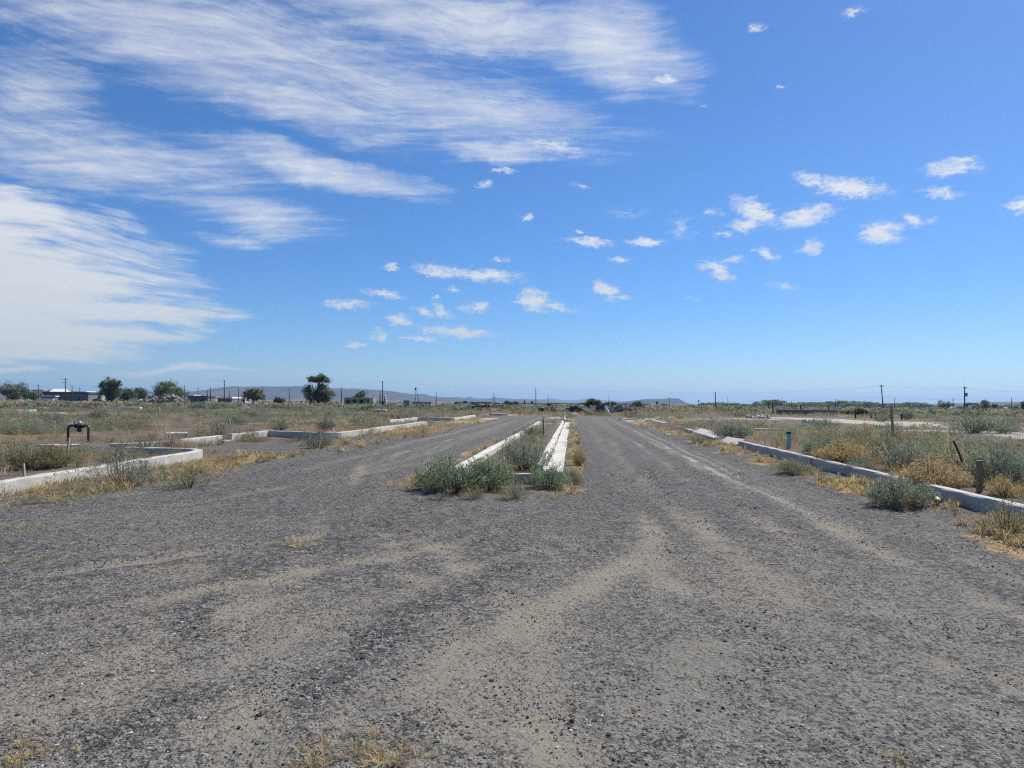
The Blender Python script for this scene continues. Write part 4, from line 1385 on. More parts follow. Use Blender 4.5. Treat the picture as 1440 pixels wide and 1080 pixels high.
def post(name, px, pyb, pyt, wpx, mat, label, px_top=None, square=False, cat='post', cap=None, buried=.15, group=None, dist=None):
    x, y = gpz(px, pyb)
    if dist:
        x, y, _ = at(px, pyb, dist)
    z = zat(x, y)
    X1, Y1, Z1 = at(px_top if px_top is not None else px, pyt, y)
    D_ = y
    r = wpx * D_ / FOC / 2
    mid = ((x + X1) / 2 + r * .15, (y + Y1) / 2, (z + Z1) / 2)
    if square:
        V, F = tube([(x, y, z - buried), mid, (X1, Y1, Z1)], [r * 1.25, r * 1.22, r * 1.2], 4)
        o = bevel_obj(name, V, F, mat, bev=min(.006, r * .2), segs=1)
    else:
        V, F = tube([(x, y, z - buried), mid, (X1, Y1, Z1 - .004), (X1, Y1, Z1)], [r * 1.06, r, r * .96, r * .86], 12)
        o = poly_obj(name, V, F, mat, smooth=False)
    tag(o, label, cat, group)
    if cap:
        V, F = tube([(X1, Y1, Z1 + .001), (X1, Y1, Z1 + cap[1])], [r * cap[2], r * cap[2]], 12)
        poly_obj(cap[3], V, F, cap[0], o)
    return o


post('wooden_post', 1377, 693, 648, 8, MAT_WOOD_BROWN, 'short round brown wooden post behind the near right kerb', cap=(MAT_CUT, .006, .9, 'cut_top'))
post('survey_stake', 1359, 662, 620, 2.6, MAT_WOOD_DARK, 'dark stake leaning left, between the brown post and the kerb bushes', px_top=1341, square=True, cat='stake')
post('survey_stake', 1256, 618, 571, 3.0, MAT_WOOD_GREY, 'tall grey wooden stake standing before the pale gravel path', px_top=1253, square=True, cat='stake')
post('marker_pipe', 1109, 631, 610, 6, MAT_TEAL, 'teal plastic marker pipe with dark cap behind the right kerb', cat='marker', cap=(MAT_BLACK, .07, 1.08, 'cap'))
post('survey_stake', 92, 656, 616, 2.6, MAT_WOOD_PALE, 'tall thin pale stake in weeds just below the black pipe', px_top=97, square=True, cat='stake')
post('survey_stake', 35, 674, 652, 3.2, MAT_WOOD_PALE, 'short pale stake at the left edge behind the near kerb', px_top=33, square=True, cat='stake')
post('dry_stalk', 239, 645, 612, 1.8, MAT_WOOD_PALE, 'pale leaning stalk standing behind the rounded kerb end', px_top=244, cat='stalk')
post('survey_stake', 325, 603, 590, 1.8, MAT_WOOD_PALE, 'small pale stake leaning left in the brown left field', px_top=322, square=True, cat='stake')
post('marker_pipe', 468, 609, 602, 3, MAT_WHITE, 'tiny white pipe stub standing behind the left cross kerb', cat='marker')
post('survey_stake', 764, 613, 588, 2, MAT_WOOD_BROWN, 'thin rusty brown stake standing inside the median', square=True, cat='stake')
post('survey_stake', 224, 583, 573, 1.6, MAT_WOOD_PALE, 'thin whitish stake in the green left field below the rubble pile', square=True, cat='stake')
for i, (px, pb, pt) in enumerate([(1203, 588.5, 580), (1225.5, 588.5, 582), (1231, 589, 582), (1252, 589.5, 583), (1268, 590.5, 582)]):
    post('fence_post', px, pb, pt, 2.2, MAT_WOOD_DARK, ['black fence post half hidden in grey bushes, leftmost of five', 'second black fence post from the left behind the pale path',
         'middle one of five black fence posts, close to the second', 'black fence post touching the tall grey stake', 'rightmost of five black fence posts, beside a dark bush'][i],
         group='black fence posts behind the pale path')
for i, px in enumerate([424, 430, 436, 441, 450]):
    post('fence_post', px, 571, 563.5, 1.6, MAT_WOOD_DARK, ['leftmost dark fence post near the two-tiered tree', 'second dark fence post from the left near the two-tiered tree',
         'middle dark fence post left of the two-tiered tree trunk', 'dark fence post next to the two-tiered tree trunk', 'dark fence post right of the two-tiered tree trunk'][i],
         group='dark fence posts by the two-tiered tree')

# black irrigation riser
px0, py0 = gpz(95.5, 620)
_D = py0
ix0 = px0; ix1 = px0 + 28.5 * _D / FOC
zt = at(95, 598.5, _D)[2]; zg = zat(ix0, _D)
pipe = empty('irrigation_pipe', ((ix0 + ix1) / 2, _D, zg), 0, 'black inverted U irrigation pipe with a valve in the left field', 'pipe')
hw = (ix1 - ix0) / 2; ht = zt - zg; rp = .042
pts = [(-hw, 0, -.2), (-hw, 0, ht - .08), (-hw + .025, 0, ht - .025), (-hw + .08, 0, ht), (hw - .08, 0, ht), (hw - .025, 0, ht - .025), (hw, 0, ht - .08), (hw, 0, -.2)]
V, F = tube(pts, [rp] * len(pts), 12)
poly_obj('pipe_arch', V, F, MAT_BLACK, pipe, True)
V, F = cat_mesh([tube([(0.02, 0, ht - .22), (.03, 0, ht - .2), (.03, 0, ht + .02)], [.05, .085, .07], 12), tube([(-.10, 0, ht), (.16, 0, ht)], [.075, .075], 12),
                 tube([(-.11, 0, ht), (-.09, 0, ht)], [.1, .1], 12), tube([(.15, 0, ht), (.17, 0, ht)], [.1, .1], 12), tube([(.03, -.02, ht - .16), (.14, -.12, ht - .20)], [.04, .03], 8)])
poly_obj('valve_body', V, F, MAT_BLACK, pipe, True)
V, F = tube([(.02, -.01, ht + .02), (.03, -.01, ht + .07), (.09, -.03, ht + .11), (.10, -.03, ht + .10)], [.06, .09, .07, .03], 12)
poly_obj('valve_cap', V, F, MAT_STEEL, pipe, True)
V, F = tube([(-.145, 0, ht), (-.145, 0, ht + .19)], [.022, .02], 10)
poly_obj('vent_stub', V, F, MAT_BLACK, pipe, True)
V, F = tube([(hw - .03, .01, ht), (hw + .02, .03, ht + .17)], [.006, .005], 6)
poly_obj('wire', V, F, MAT_BLACK, pipe)

# crushed cup by the right kerb
gx, gy = gp(1318, 716)
cup = empty('crushed_cup', (gx, gy, zat(gx, gy) + .04), 1.1, 'crushed white cup with dark base lying beside the large kerb bush', 'litter')
V, F = tube([(-.06, 0, .012), (-.02, .01, .02), (.03, -.005, .028), (.06, 0, .03)], [.035, .046, .044, .05], 12)
poly_obj('cup_body', V, F, MAT_LIME, cup, True)
V, F = tube([(-.085, 0, .008), (-.062, 0, .012)], [.036, .038], 12)
poly_obj('cup_base', V, F, MAT_BLACK, cup, True)
V, F = tube([(.061, 0, .03), (.070, 0, .031)], [.054, .054], 12)
poly_obj('rim', V, F, MAT_WHITE, cup, True)

# round concrete cistern and the standing block
gx, gy = gp(534.5, 581.5)
rad = 9.5 * gy / FOC; hh = 6.2 * gy / FOC
V, F = tube([(0, 0, -.2), (0, 0, hh * .72)], [rad * .94, rad * .94], 28)
cis = poly_obj('concrete_cistern', V, F, MAT_CONC_GREY)
cis.location = (gx, gy, zat(gx, gy)); tag(cis, 'round grey cistern ring with pale lid in the left field', 'cistern')
V, F = tube([(0, 0, hh * .722), (0, 0, hh * .98), (0, 0, hh)], [rad, rad, rad * .97], 28)
poly_obj('lid', V, F, MAT_CONC_WHITE, cis)


def far_box(name, px0, px1, pyt, pyb, Y, mat, label, cat, depth=3.0, yaw=0.0, parent=None, bev=.02):
    x0 = at(px0, pyb, Y); x1 = at(px1, pyb, Y); zt = at((px0 + px1) / 2, pyt, Y)[2]
    cx = (x0[0] + x1[0]) / 2
    V, F = box_verts(x1[0] - x0[0], depth, zt + .6)
    o = bevel_obj(name, V, F, mat, parent, bev=bev, segs=1)
    o.location = (cx, Y + depth / 2, -.6); o.rotation_euler = (0, 0, yaw)
    if label:
        tag(o, label, cat)
    return o


far_box('concrete_block', 568, 577.5, 563, 573, 150, MAT_CONC_GREY, 'upright grey concrete block standing alone left of the far road', 'block', 1.4, yaw=-.35)
far_box('block_wall', 578, 606, 565, 569, 235, MAT_CONC_GREY, 'low grey wall right of the upright concrete block', 'wall', .8, bev=.03)
wl = far_box('block_wall', 1093, 1178, 577, 588, 96, simple_mat('wall_blocks', (.20, .195, .20), (.165, .16, .165), 1.5), 'long plain grey block wall in the right field', 'wall', .35, bev=.01)
lt = far_box('wall_return', 1084.5, 1093.2, 576.8, 587, 97.5, simple_mat('wall_return_blocks', (.30, .29, .28), (.25, .245, .24), 1.5), None, None, .35, yaw=.95)
lt.parent = wl; lt.matrix_parent_inverse = wl.matrix_world.inverted() if False else Matrix.Translation(Vector((-wl.location.x, -wl.location.y, -wl.location.z)))
xa = at(1086, 577, 96)[0]; xb = at(1177.5, 577, 96)[0]
ztop = at(1135, 576.3, 96)[2]
V, F = box_verts((xb - xa) * .93, .42, .09)
cp = bevel_obj('coping', V, F, MAT_CONC_GREY, wl, bev=.01, segs=1)
cp.location = (0, 0, ztop + .52)
for i, px in enumerate((1086.5, 1126, 1165.5)):
    o = post('stub_post', px, 578, 567.5 + i * 1.7, 1.9, MAT_WOOD_DARK, ['black stub post at the left end of the long grey wall', 'black stub post behind the middle of the long grey wall',
             'black stub post behind the right part of the long grey wall'][i], group='black stub posts behind the wall', dist=100)
# ------------------------------------------------------------------ utility poles and wires
MAT_POLE = simple_mat('creosote_pole', (.095, .082, .072), (.060, .053, .048), 5, bumpd=.003)
MAT_CERAMIC = simple_mat('insulator', (.35, .34, .33), (.25, .24, .23), 10, rough=.4, bumpd=0)
MAT_WIRE = simple_mat('wire', (.10, .10, .105), (.08, .08, .085), 2, bumpd=0)
POLE_TOPS = {}


def pole(px, pyb, pyt, Y, label, arms=1, wpx=None, px_top=None, arm_w=1.1, transformer=False, yaw=.3, group=None, name='utility_pole', sink=0.4):
    x, y, _ = at(px, pyb, Y)
    z = zat(x, y) if Y < 690 else 0.0
    X1, Y1, Z1 = at(px_top if px_top is not None else px, pyt, Y)
    r = (wpx * Y / FOC / 2) if wpx else .15
    V, F = tube([(x, y, z - sink), ((x + X1) / 2, y, (z + Z1) / 2), (X1, Y1, Z1)], [r * 1.15, r, r * .8], 10)
    o = poly_obj(name, V, F, MAT_POLE, smooth=True)
    tag(o, label, 'utility pole' if name == 'utility_pole' else 'pole', group)
    tops = []
    cy, sy = math.cos(yaw), math.sin(yaw)
    for k in range(arms):
        za = Z1 - .45 - k * 1.5
        ax = X1 + (x - X1) * (Z1 - za) / max(Z1 - z, .1)
        V, F = box_verts(arm_w * 2, .12, .14)
        arm = bevel_obj('crossarm', V, F, MAT_POLE, o, bev=.01, segs=1)
        arm.location = (ax, y - r - .05, za); arm.rotation_euler = (0, 0, yaw)
        for t in (-.9, -.45, .45, .9):
            ins = poly_obj('insulator', *tube([(0, 0, .141), (0, 0, .24), (0, 0, .28)], [.05, .07, .03], 8), MAT_CERAMIC, arm)
            ins.location = (t * arm_w, 0, 0)
        tops.append((ax, y, za + .3))
    if transformer:
        tr_ = poly_obj('transformer', *tube([(X1 + r + .32, y, Z1 - 2.6), (X1 + r + .32, y, Z1 - 1.7), (X1 + r + .32, y, Z1 - 1.6)], [.28, .28, .2], 12), MAT_STEEL, o, True)
    POLE_TOPS[px] = (X1, Y1, Z1, tops)
    return o


def wire_run(pts, label, sag=.012, rad=.014):
    """one hanging wire over the listed points"""
    V, F = [], []
    for a, b in zip(pts[:-1], pts[1:]):
        a = np.array(a); b = np.array(b); L = np.linalg.norm(b - a)
        P = []
        for t in np.linspace(0, 1, 9):
            p = a * (1 - t) + b * t
            p[2] -= sag * L * 4 * t * (1 - t)
            P.append(tuple(p))
        v, f = tube(P, [rad] * 9, 4)
        o = len(V); V += v; F += [tuple(i + o for i in q) for q in f]
    return tag(poly_obj('power_line', V, F, MAT_WIRE), label, 'power line')


LG = 'utility poles in a row behind the left field'
pole(92, 563, 532, 300, 'tall utility pole with two crossarms in front of the long grey shed', 2, .95 * 1.4, yaw=.1)
pole(315.5, 565, 534.5, 300, 'tall utility pole left of the round pale tree, before the blue hills', 1, 1.4, arm_w=.5, yaw=1.1)
pole(538, 567, 536, 300, 'tall utility pole left of the white silo, before the hills', 1, 1.4, arm_w=.5, yaw=1.1)
pole(753.5, 572, 545, 270, 'slim utility pole standing behind the median and the dark debris', 1, 1.0, arm_w=.4, yaw=1.2)
pole(1006, 577, 551, 190, 'single thick utility pole behind the right road end, without arms', 0, 1.4)
pole(1242.5, 580, 541, 180, 'leaning utility pole with a short crossarm behind the fence posts', 1, 1.4, px_top=1239, arm_w=.55, yaw=.1)
pole(1356.5, 580.5, 543.5, 180, 'upright utility pole with crossarm and pale insulator at the far right', 1, 1.6, arm_w=.55, transformer=True, yaw=.1)
pole(-130, 562, 531, 300, 'utility pole beyond the left picture edge', 1, 1.4)
pole(1490, 580, 549, 200, 'utility pole beyond the right picture edge', 1, 1.4)
T = lambda px, dz=.05: (POLE_TOPS[px][0], POLE_TOPS[px][1], POLE_TOPS[px][2] - dz)
wire_run([T(-130), T(92), T(315.5), T(538), T(753.5), (45.0, 225.0, 5.9), T(1006, .2)], 'top wire strung along the left pole row to the pole behind the right road end')
wire_run([T(92, 2.6), T(315.5, 2.4), T(538, 2.4)], 'lower wire between the left, middle and silo utility poles', .014)
wire_run([T(1006, .5), T(1242.5, .4), T(1356.5, .5), T(1490, .4)], 'upper wire over the right field between leaning and upright poles', .010)
wire_run([T(1006, 2.6), T(1242.5, 3.2), T(1356.5, 3.4), T(1490, 3.8)], 'lower wire over the right field between leaning and upright poles', .010)
far_poles = [
    (54, 560, 541, 330, 1, 1.1, 'pole with one crossarm left of the long grey shed'), (101.5, 562, 543, 340, 1, 1.0, 'shorter pole just right of the two-armed pole'),
    (112, 560, 545, 420, 1, .8, 'faint pole rising behind the grey shed roof'), (259.5, 561, 542, 330, 0, 1.1, 'bare pole at the right foot of the round dark tree'),
    (278.5, 560, 545.5, 400, 1, .8, 'thin pole above the tan building roof, left of the hill start'), (291.5, 564, 548, 310, 0, 1.5, 'stubby dark pole left of the short thick pair'),
    (296, 565, 545, 300, 0, 1.5, 'thick dark pole close right of the stubby dark pole'), (322.5, 564, 549.5, 310, 0, 1.2, 'short dark pole just right of the tall middle pole'),
    (335.5, 563, 544.5, 340, 0, 1.0, 'plain pole left of the round pale tree'), (407, 564, 546, 340, 1, .9, 'pole before the hills left of the two-tiered tree'),
    (480, 567, 544.5, 290, 0, 1.4, 'dark bare pole at the left end of the ruined building'), (525, 566, 554, 330, 0, 1.1, 'short dark pole just right of the ruined building'),
    (534.5, 567, 549.5, 310, 0, 1.4, 'dark pole in front of the white shed by the silo'), (517.5, 560, 549, 460, 0, .6, 'faint thin pole behind the ruined building roof'),
    (613.5, 568, 552, 330, 0, .9, 'thin pole right of the low grey wall'), (693.5, 570, 553, 330, 0, .9, 'left one of two thin poles over the small white shed'),
    (696.2, 570, 557, 330, 0, .9, 'right, shorter one of two thin poles over the small white shed'), (770.5, 568, 556, 420, 0, .6, 'faint thin pole right of the slim median pole'),
    (856.2, 566, 557, 420, 0, .6, 'faint thin pole behind the broken slabs'), (941.5, 571, 558.5, 420, 0, .5, 'faint thin pole in front of the mesa'),
    (982.5, 574, 562.5, 260, 1, 1.0, 'short pole with small head right of the mesa foot'), (1023.5, 574, 557.5, 400, 0, .6, 'faint thin pole right of the thick armless pole'),
    (1080.5, 577, 564.5, 200, 1, 1.4, 'short pole with small crosspiece left of the long grey wall'), (1098.5, 576, 559.5, 330, 0, .7, 'faint thin pole above the left end of the grey wall'),
    (1113.5, 576, 563.5, 300, 0, 1.0, 'left one of a close pole pair above the grey wall'), (1118, 576, 565, 320, 0, .7, 'right, shorter one of a close pole pair above the grey wall'),
    (1175.3, 577, 560.5, 330, 0, .8, 'thin pole at the right end of the long grey wall'), (1258.3, 577, 559, 360, 0, .7, 'faint thin pole right of the leaning pole'),
    (1340.3, 579, 559, 330, 0, .8, 'thin pole left of the upright right pole'), (1395.5, 580, 566, 300, 0, .8, 'small thin pole between the tree and the far trailers'),
    (1386.5, 581, 574, 210, 0, 1.8, 'short thick dark stub pole right of the white trailer'), (1422.6, 580, 559.5, 300, 0, 1.0, 'pole near the right edge before the brown ridge'),
    (1435.5, 580, 566, 320, 0, .7, 'small thin pole at the very right edge')]
for px, pb, pt, Y, arms, w, lb in far_poles:
    pole(px, pb, pt, Y, lb, arms, w, arm_w=.7, group='small poles along the horizon')
# lamp pole and the leaning one beside it
lp = pole(583.8, 567, 546.5, 260, 'lamp pole with a round dark head above the low grey wall', 0, .8, name='lamp_pole')
X1, Y1, Z1, _ = POLE_TOPS[583.8]
poly_obj('lamp_head', *tube([(X1, Y1, Z1 - .5), (X1 + .15, Y1, Z1 - .2), (X1 + .25, Y1, Z1 + .25), (X1 + .1, Y1, Z1 + .4)], [.15, .36, .36, .12], 10), MAT_WOOD_DARK, lp, True)
pole(590, 566, 549, 265, 'leaning bare pole right of the lamp pole', 0, .8, px_top=586, group='small poles along the horizon')

# ------------------------------------------------------------------ buildings
def wall_mat(nm, c):
    return simple_mat(nm, c, tuple(v * .85 for v in c), 1.2, bumpd=.003)


MW_GREY = wall_mat('grey_siding', (.17, .175, .19)); MW_WHITE = wall_mat('white_siding', (.68, .68, .66)); MW_TAN = wall_mat('tan_siding', (.42, .35, .26))
MW_PALE = wall_mat('pale_grey_siding', (.40, .40, .39)); MW_DGREY = wall_mat('dark_grey_siding', (.085, .09, .10))
MR_DARK = wall_mat('dark_roof', (.075, .08, .09)); MR_WHITE = wall_mat('white_roof', (.80, .80, .80)); MR_BROWN = wall_mat('brown_roof', (.15, .10, .08)); MR_TAN = wall_mat('tan_roof', (.40, .34, .27))
MAT_GLASS = simple_mat('dark_glass', (.02, .022, .026), (.03, .03, .035), 2, rough=.15, spec=.6, bumpd=0)
MAT_HOLE = simple_mat('dark_opening', (.012, .012, .013), (.018, .017, .016), 2, bumpd=0)
MAT_BLUE = simple_mat('blue_tarp', (.06, .20, .36), (.05, .15, .28), 2, bumpd=0)


def building(name, px0, px1, pyt, pyb, Y, wall, roof, label, depth=10, roof_h=.5, gable=False, windows=0, doors=0, over=.35, cat='building', yaw=0.0, win_mat=None, wy=(.35, .72)):
    a = at(px0, pyb, Y); b = at(px1, pyb, Y)
    top = at((px0 + px1) / 2, pyt, Y)[2]
    W_ = b[0] - a[0]
    e = empty(name, ((a[0] + b[0]) / 2, Y + depth / 2, 0), yaw, label, cat)
    hw = top - (roof_h if gable else roof_h)
    V, F = box_verts(W_, depth, hw + .5)
    w = bevel_obj('wall', V, F, wall, e, bev=.03, segs=1); w.location = (0, 0, -.5)
    if gable:
        x2, y2 = W_ / 2 + over, depth / 2 + over
        V = [(-x2, -y2, hw + .003), (x2, -y2, hw + .003), (x2, y2, hw + .003), (-x2, y2, hw + .003), (-x2, 0, hw + roof_h), (x2, 0, hw + roof_h)]
        if gable == 'y':
            V = [(-x2, -y2, hw + .003), (x2, -y2, hw + .003), (x2, y2, hw + .003), (-x2, y2, hw + .003), (0, -y2, hw + roof_h), (0, y2, hw + roof_h)]
            F = [(0, 3, 2, 1), (0, 1, 4), (2, 3, 5), (0, 4, 5, 3), (1, 2, 5, 4)]
        else:
            F = [(0, 3, 2, 1), (0, 1, 5, 4), (2, 3, 4, 5), (1, 2, 5), (3, 0, 4)]
        poly_obj('roof', V, F, roof, e)
    else:
        V, F = box_verts(W_ + 2 * over, depth + 2 * over, roof_h)
        r_ = bevel_obj('roof', V, F, roof, e, bev=.04, segs=1); r_.location = (0, 0, hw + .003)
    n = windows
    for i in range(n):
        wx = -W_ / 2 + W_ * (i + .5 + .12 * math.sin(i * 5.3 + px0)) / n
        ww = min(W_ / n * .45, 3.2)
        V, F = box_verts(ww, .08, hw * (wy[1] - wy[0]))
        q = bevel_obj('window', V, F, win_mat or MAT_GLASS, e, bev=.01, segs=1); q.location = (wx, -depth / 2 - .02, hw * wy[0])
    for i in range(doors):
        V, F = box_verts(1.1, .07, min(2.1, hw * .85))
        q = bevel_obj('door', V, F, MAT_WOOD_DARK, e, bev=.01, segs=1); q.location = (W_ * (.3 - .5 * i), -depth / 2 - .02, 0)
    return e


building('long_shed', 60, 124, 551, 564, 380, MW_GREY, MR_DARK, 'long low grey shed with dark roof at the far left', depth=14, roof_h=1.1, windows=0, doors=1)
building('white_house', 69, 85, 546.5, 556, 430, MW_WHITE, MR_WHITE, 'white house with bright gabled roof behind the long grey shed', gable=True, roof_h=2.2, windows=2)
building('tall_pale_house', 46, 60, 548, 560, 450, MW_WHITE, MR_TAN, 'pale house left of the grey shed behind a crossarm pole', roof_h=.7, windows=2, depth=9)
building('white_shed', 124.5, 143, 552.5, 563, 390, MW_PALE, MR_WHITE, 'pale shed with white roof at the right end of the grey shed', roof_h=.6, windows=2, doors=1)
building('flat_house', 88, 121, 550, 556, 460, MW_PALE, MR_WHITE, 'pale flat roof showing above the right part of the grey shed', roof_h=.6)
building('brick_house', 138, 148, 548, 558, 450, MW_TAN, MR_BROWN, 'tan house with brown gable partly behind the big left tree', gable='y', roof_h=1.8, windows=1)
building('blue_trailer', 57, 76, 556.5, 562.5, 340, MW_GREY, MR_WHITE, 'low trailer with white top in front of the grey shed, blue tarp at its right', roof_h=.5, depth=3, windows=1, cat='trailer')
far_box('blue_tarp', 74, 77.5, 556.8, 562, 338, MAT_BLUE, 'blue tarp hanging at the right end of the low trailer', 'tarp', .6)
far_box('white_barrier', 54, 75, 560.5, 563.5, 325, MAT_WHITE, 'long low white barrier in front of the grey shed', 'barrier', .8, bev=.05)
building('tan_building', 265, 292, 556.5, 565, 360, MW_GREY, MR_BROWN, 'low grey building with brown roof right of the rubble pile', roof_h=.8, windows=2, depth=9)
building('cream_building', 281, 297, 557.5, 564, 370, MW_TAN, MR_TAN, 'cream low building left of the thick dark pole', roof_h=.6, windows=1, depth=8)
building('white_roofed_shed', 297, 326, 558, 565, 380, MW_GREY, MR_WHITE, 'long shed with white roof behind the tall middle pole', roof_h=.9, windows=3, depth=12)
building('white_tent', 334, 345, 559, 564, 400, MW_WHITE, MR_WHITE, 'small white building left of the round pale tree', roof_h=.5, doors=1, depth=8)
building('pale_house', 263, 272, 555.5, 563, 400, MW_PALE, MR_WHITE, 'pale little house at the right foot of the dark tree', roof_h=.5, windows=1, depth=8)
# ruined long building with openings
rb = building('ruined_building', 484, 524.5, 559, 568, 280, simple_mat('ruin_plaster', (.31, .27, .21), (.22, .195, .155), .9), MR_TAN, 'long ruined tan building with dark window holes', roof_h=.35, depth=7, windows=4, win_mat=MAT_HOLE, wy=(.30, .80), over=.05)
pe = far_box('end_wall', 518.6, 524.6, 559.2, 568, 279.2, simple_mat('ruin_end', (.46, .41, .33), (.38, .33, .26), 1.2), None, None, .6)
pe.parent = rb; pe.matrix_parent_inverse = Matrix.Translation(-Vector(rb.location))
building('white_shed', 527.5, 541, 563, 568, 330, MW_WHITE, MR_WHITE, 'small white shed at the foot of the silo', roof_h=.35, depth=5, doors=1)
X0, Y0, _ = at(541.5, 568, 325); zt = at(541.5, 556, 325)[2]
silo = poly_obj('silo', *tube([(0, 0, -.4), (0, 0, zt - .5)], [.58, .58], 14), MW_PALE, None, True); silo.location = (X0, Y0, 0)
poly_obj('roof', *tube([(0, 0, zt - .5), (0, 0, zt - .1), (0, 0, zt)], [.62, .40, .1], 14), MR_WHITE, silo, True)
tag(silo, 'narrow white silo right of the tall utility pole', 'silo')
building('white_shed', 691.5, 698.5, 565, 570.5, 300, MW_WHITE, MR_WHITE, 'small white shed under two thin poles by the left rubble', roof_h=.3, depth=4, doors=1)
building('white_hut', 601, 606, 565, 569, 300, MW_WHITE, MR_TAN, 'tiny pale hut at the right end of the low grey wall', roof_h=.3, depth=3, doors=1)
building('warehouse', 706, 815, 566.3, 571, 900, MW_GREY, MR_WHITE, 'very long grey warehouse with white roof behind the median', roof_h=.8, depth=40, windows=0)
building('warehouse', 816, 880, 566.6, 571.5, 900, MW_DGREY, MR_DARK, 'long dark warehouse behind the green bush tree', roof_h=.8, depth=40)
building('white_roofed_shed', 873, 888, 566.5, 571, 800, MW_PALE, MR_WHITE, 'long shed with white roof left of the round bush before the mesa', roof_h=1.3, depth=14)
building('white_roofed_shed', 897, 914, 566.8, 571, 800, MW_PALE, MR_WHITE, 'long shed with white roof right of the round bush before the mesa', roof_h=1.3, depth=14)
building('long_shed', 640, 690, 565.2, 569.5, 700, MW_DGREY, MR_DARK, 'long dark low shed behind the left rubble pile', roof_h=1.0, depth=20)
building('white_house', 921, 925, 569, 572.5, 420, MW_WHITE, MR_WHITE, 'tiny white house with gable before the mesa', gable='y', roof_h=.8, depth=5)
building('flat_house', 1306, 1332, 573.8, 579, 420, MW_PALE, MR_BROWN, 'long pale brown house left of the upright right pole', roof_h=.6, windows=3, depth=10)
building('dark_shed', 1404, 1424, 575.5, 579.5, 420, MW_DGREY, MR_DARK, 'dark shed left of the far right white trailer', roof_h=.6, depth=8)
building('flat_house', 1150, 1172, 572, 577, 600, MW_PALE, MR_WHITE, 'pale flat house behind the right part of the grey wall', roof_h=.8, windows=2, depth=10)
building('flat_house', 1180, 1196, 574, 578, 560, MW_PALE, MR_BROWN, 'low pale house just right of the grey wall end', roof_h=.8, windows=2, depth=10)
building('flat_house', 1205, 1214, 574.5, 578, 600, MW_WHITE, MR_WHITE, 'small white house in front of the right tree line', roof_h=.6, windows=1, depth=8)

# ------------------------------------------------------------------ vehicles (far away)
MV = {k: simple_mat(k + '_car_paint', c, tuple(v * .92 for v in c), 1, rough=.35, spec=.5, bumpd=0) for k, c in
      (('white', (.75, .75, .74)), ('dark', (.03, .032, .038)), ('silver', (.42, .43, .44)), ('red', (.30, .05, .04)))}
MAT_TYRE = simple_mat('tyre', (.02, .02, .02), (.03, .03, .03), 5, bumpd=0)


def car(px, py, Y, paint, label, L=4.6, van=False, yaw=0.0):
    x, y, _ = at(px, py, Y)
    e = empty('parked_car' if not van else 'parked_van', (x, y, zat(x, y) if Y < 690 else 0), yaw, label, 'car' if not van else 'van')
    H = 1.5 if not van else 2.2
    side = [(-L / 2, .35), (L / 2, .35), (L / 2, .8), (L * .28, .95), (L * .12, H), (-L * .3, H), (-L * .44, .98), (-L / 2, .9)] if not van else \
           [(-L / 2, .35), (L / 2, .35), (L / 2, .95), (L * .36, 1.15), (L * .24, H), (-L * .48, H), (-L / 2, H - .15)]
    n = len(side)
    V = [(p, -.88, q) for p, q in side] + [(p, .88, q) for p, q in side]
    F = [tuple(range(n))[::-1], tuple(range(n, 2 * n))] + [(i, (i + 1) % n, n + (i + 1) % n, n + i) for i in range(n)]
    bevel_obj('body', V, F, MV[paint], e, bev=.08)
    gl = [(L * .07, H - .12), (L * .19, 1.0), (-L * .36, 1.0), (-L * .27, H - .12)]
    V = [(p, -.90, q) for p, q in gl] + [(p, .90, q) for p, q in gl]
    F = [(3, 2, 1, 0), (4, 5, 6, 7)] + [(i, (i + 1) % 4, 4 + (i + 1) % 4, 4 + i) for i in range(4)]
    poly_obj('window', V, F, MAT_GLASS, e)
    for sx in (-.3, .3):
        for sy in (-.8, .8):
            w = poly_obj('wheel', *tube([(0, -.11, 0), (0, .11, 0)], [.34, .34], 16), MAT_TYRE, e)
            w.location = (L * sx, sy, .34)
    return e


car(137, 562.8, 372, 'dark', 'dark car with pale roof parked before the pale shed', yaw=.4)
car(196, 564.5, 300, 'white', 'white pickup-like car at the left foot of the rubble pile', yaw=.1)
car(644, 568.6, 360, 'dark', 'dark car left of the white and dark cars by the far road', yaw=.0)
car(655.5, 569, 330, 'white', 'white van parked between two dark cars behind the left road', L=4.6, van=True, yaw=.05)
car(666, 568.8, 340, 'dark', 'dark car right of the white van behind the left road', yaw=.0)
car(702, 570.6, 310, 'white', 'white car right of the small white shed', yaw=.1)
car(776, 570, 300, 'dark', 'dark low car right of the slim median pole', L=5.0)
car(935, 571.6, 420, 'dark', 'dark car before the mesa foot', L=5)
car(1340, 580.2, 400, 'white', 'white car left of the upright right pole', yaw=.7)
car(1348.5, 578.6, 360, 'silver', 'silver car between the white car and the upright right pole', yaw=.0)
car(1369, 579, 420, 'white', 'long white trailer right of the upright right pole', L=5.4, van=True)
car(1414.5, 579.8, 420, 'white', 'small white car before the dark shed at the right', yaw=.8, L=4.0)
car(1428, 579, 450, 'silver', 'pale van parked near the right picture edge', van=True, L=5.5)

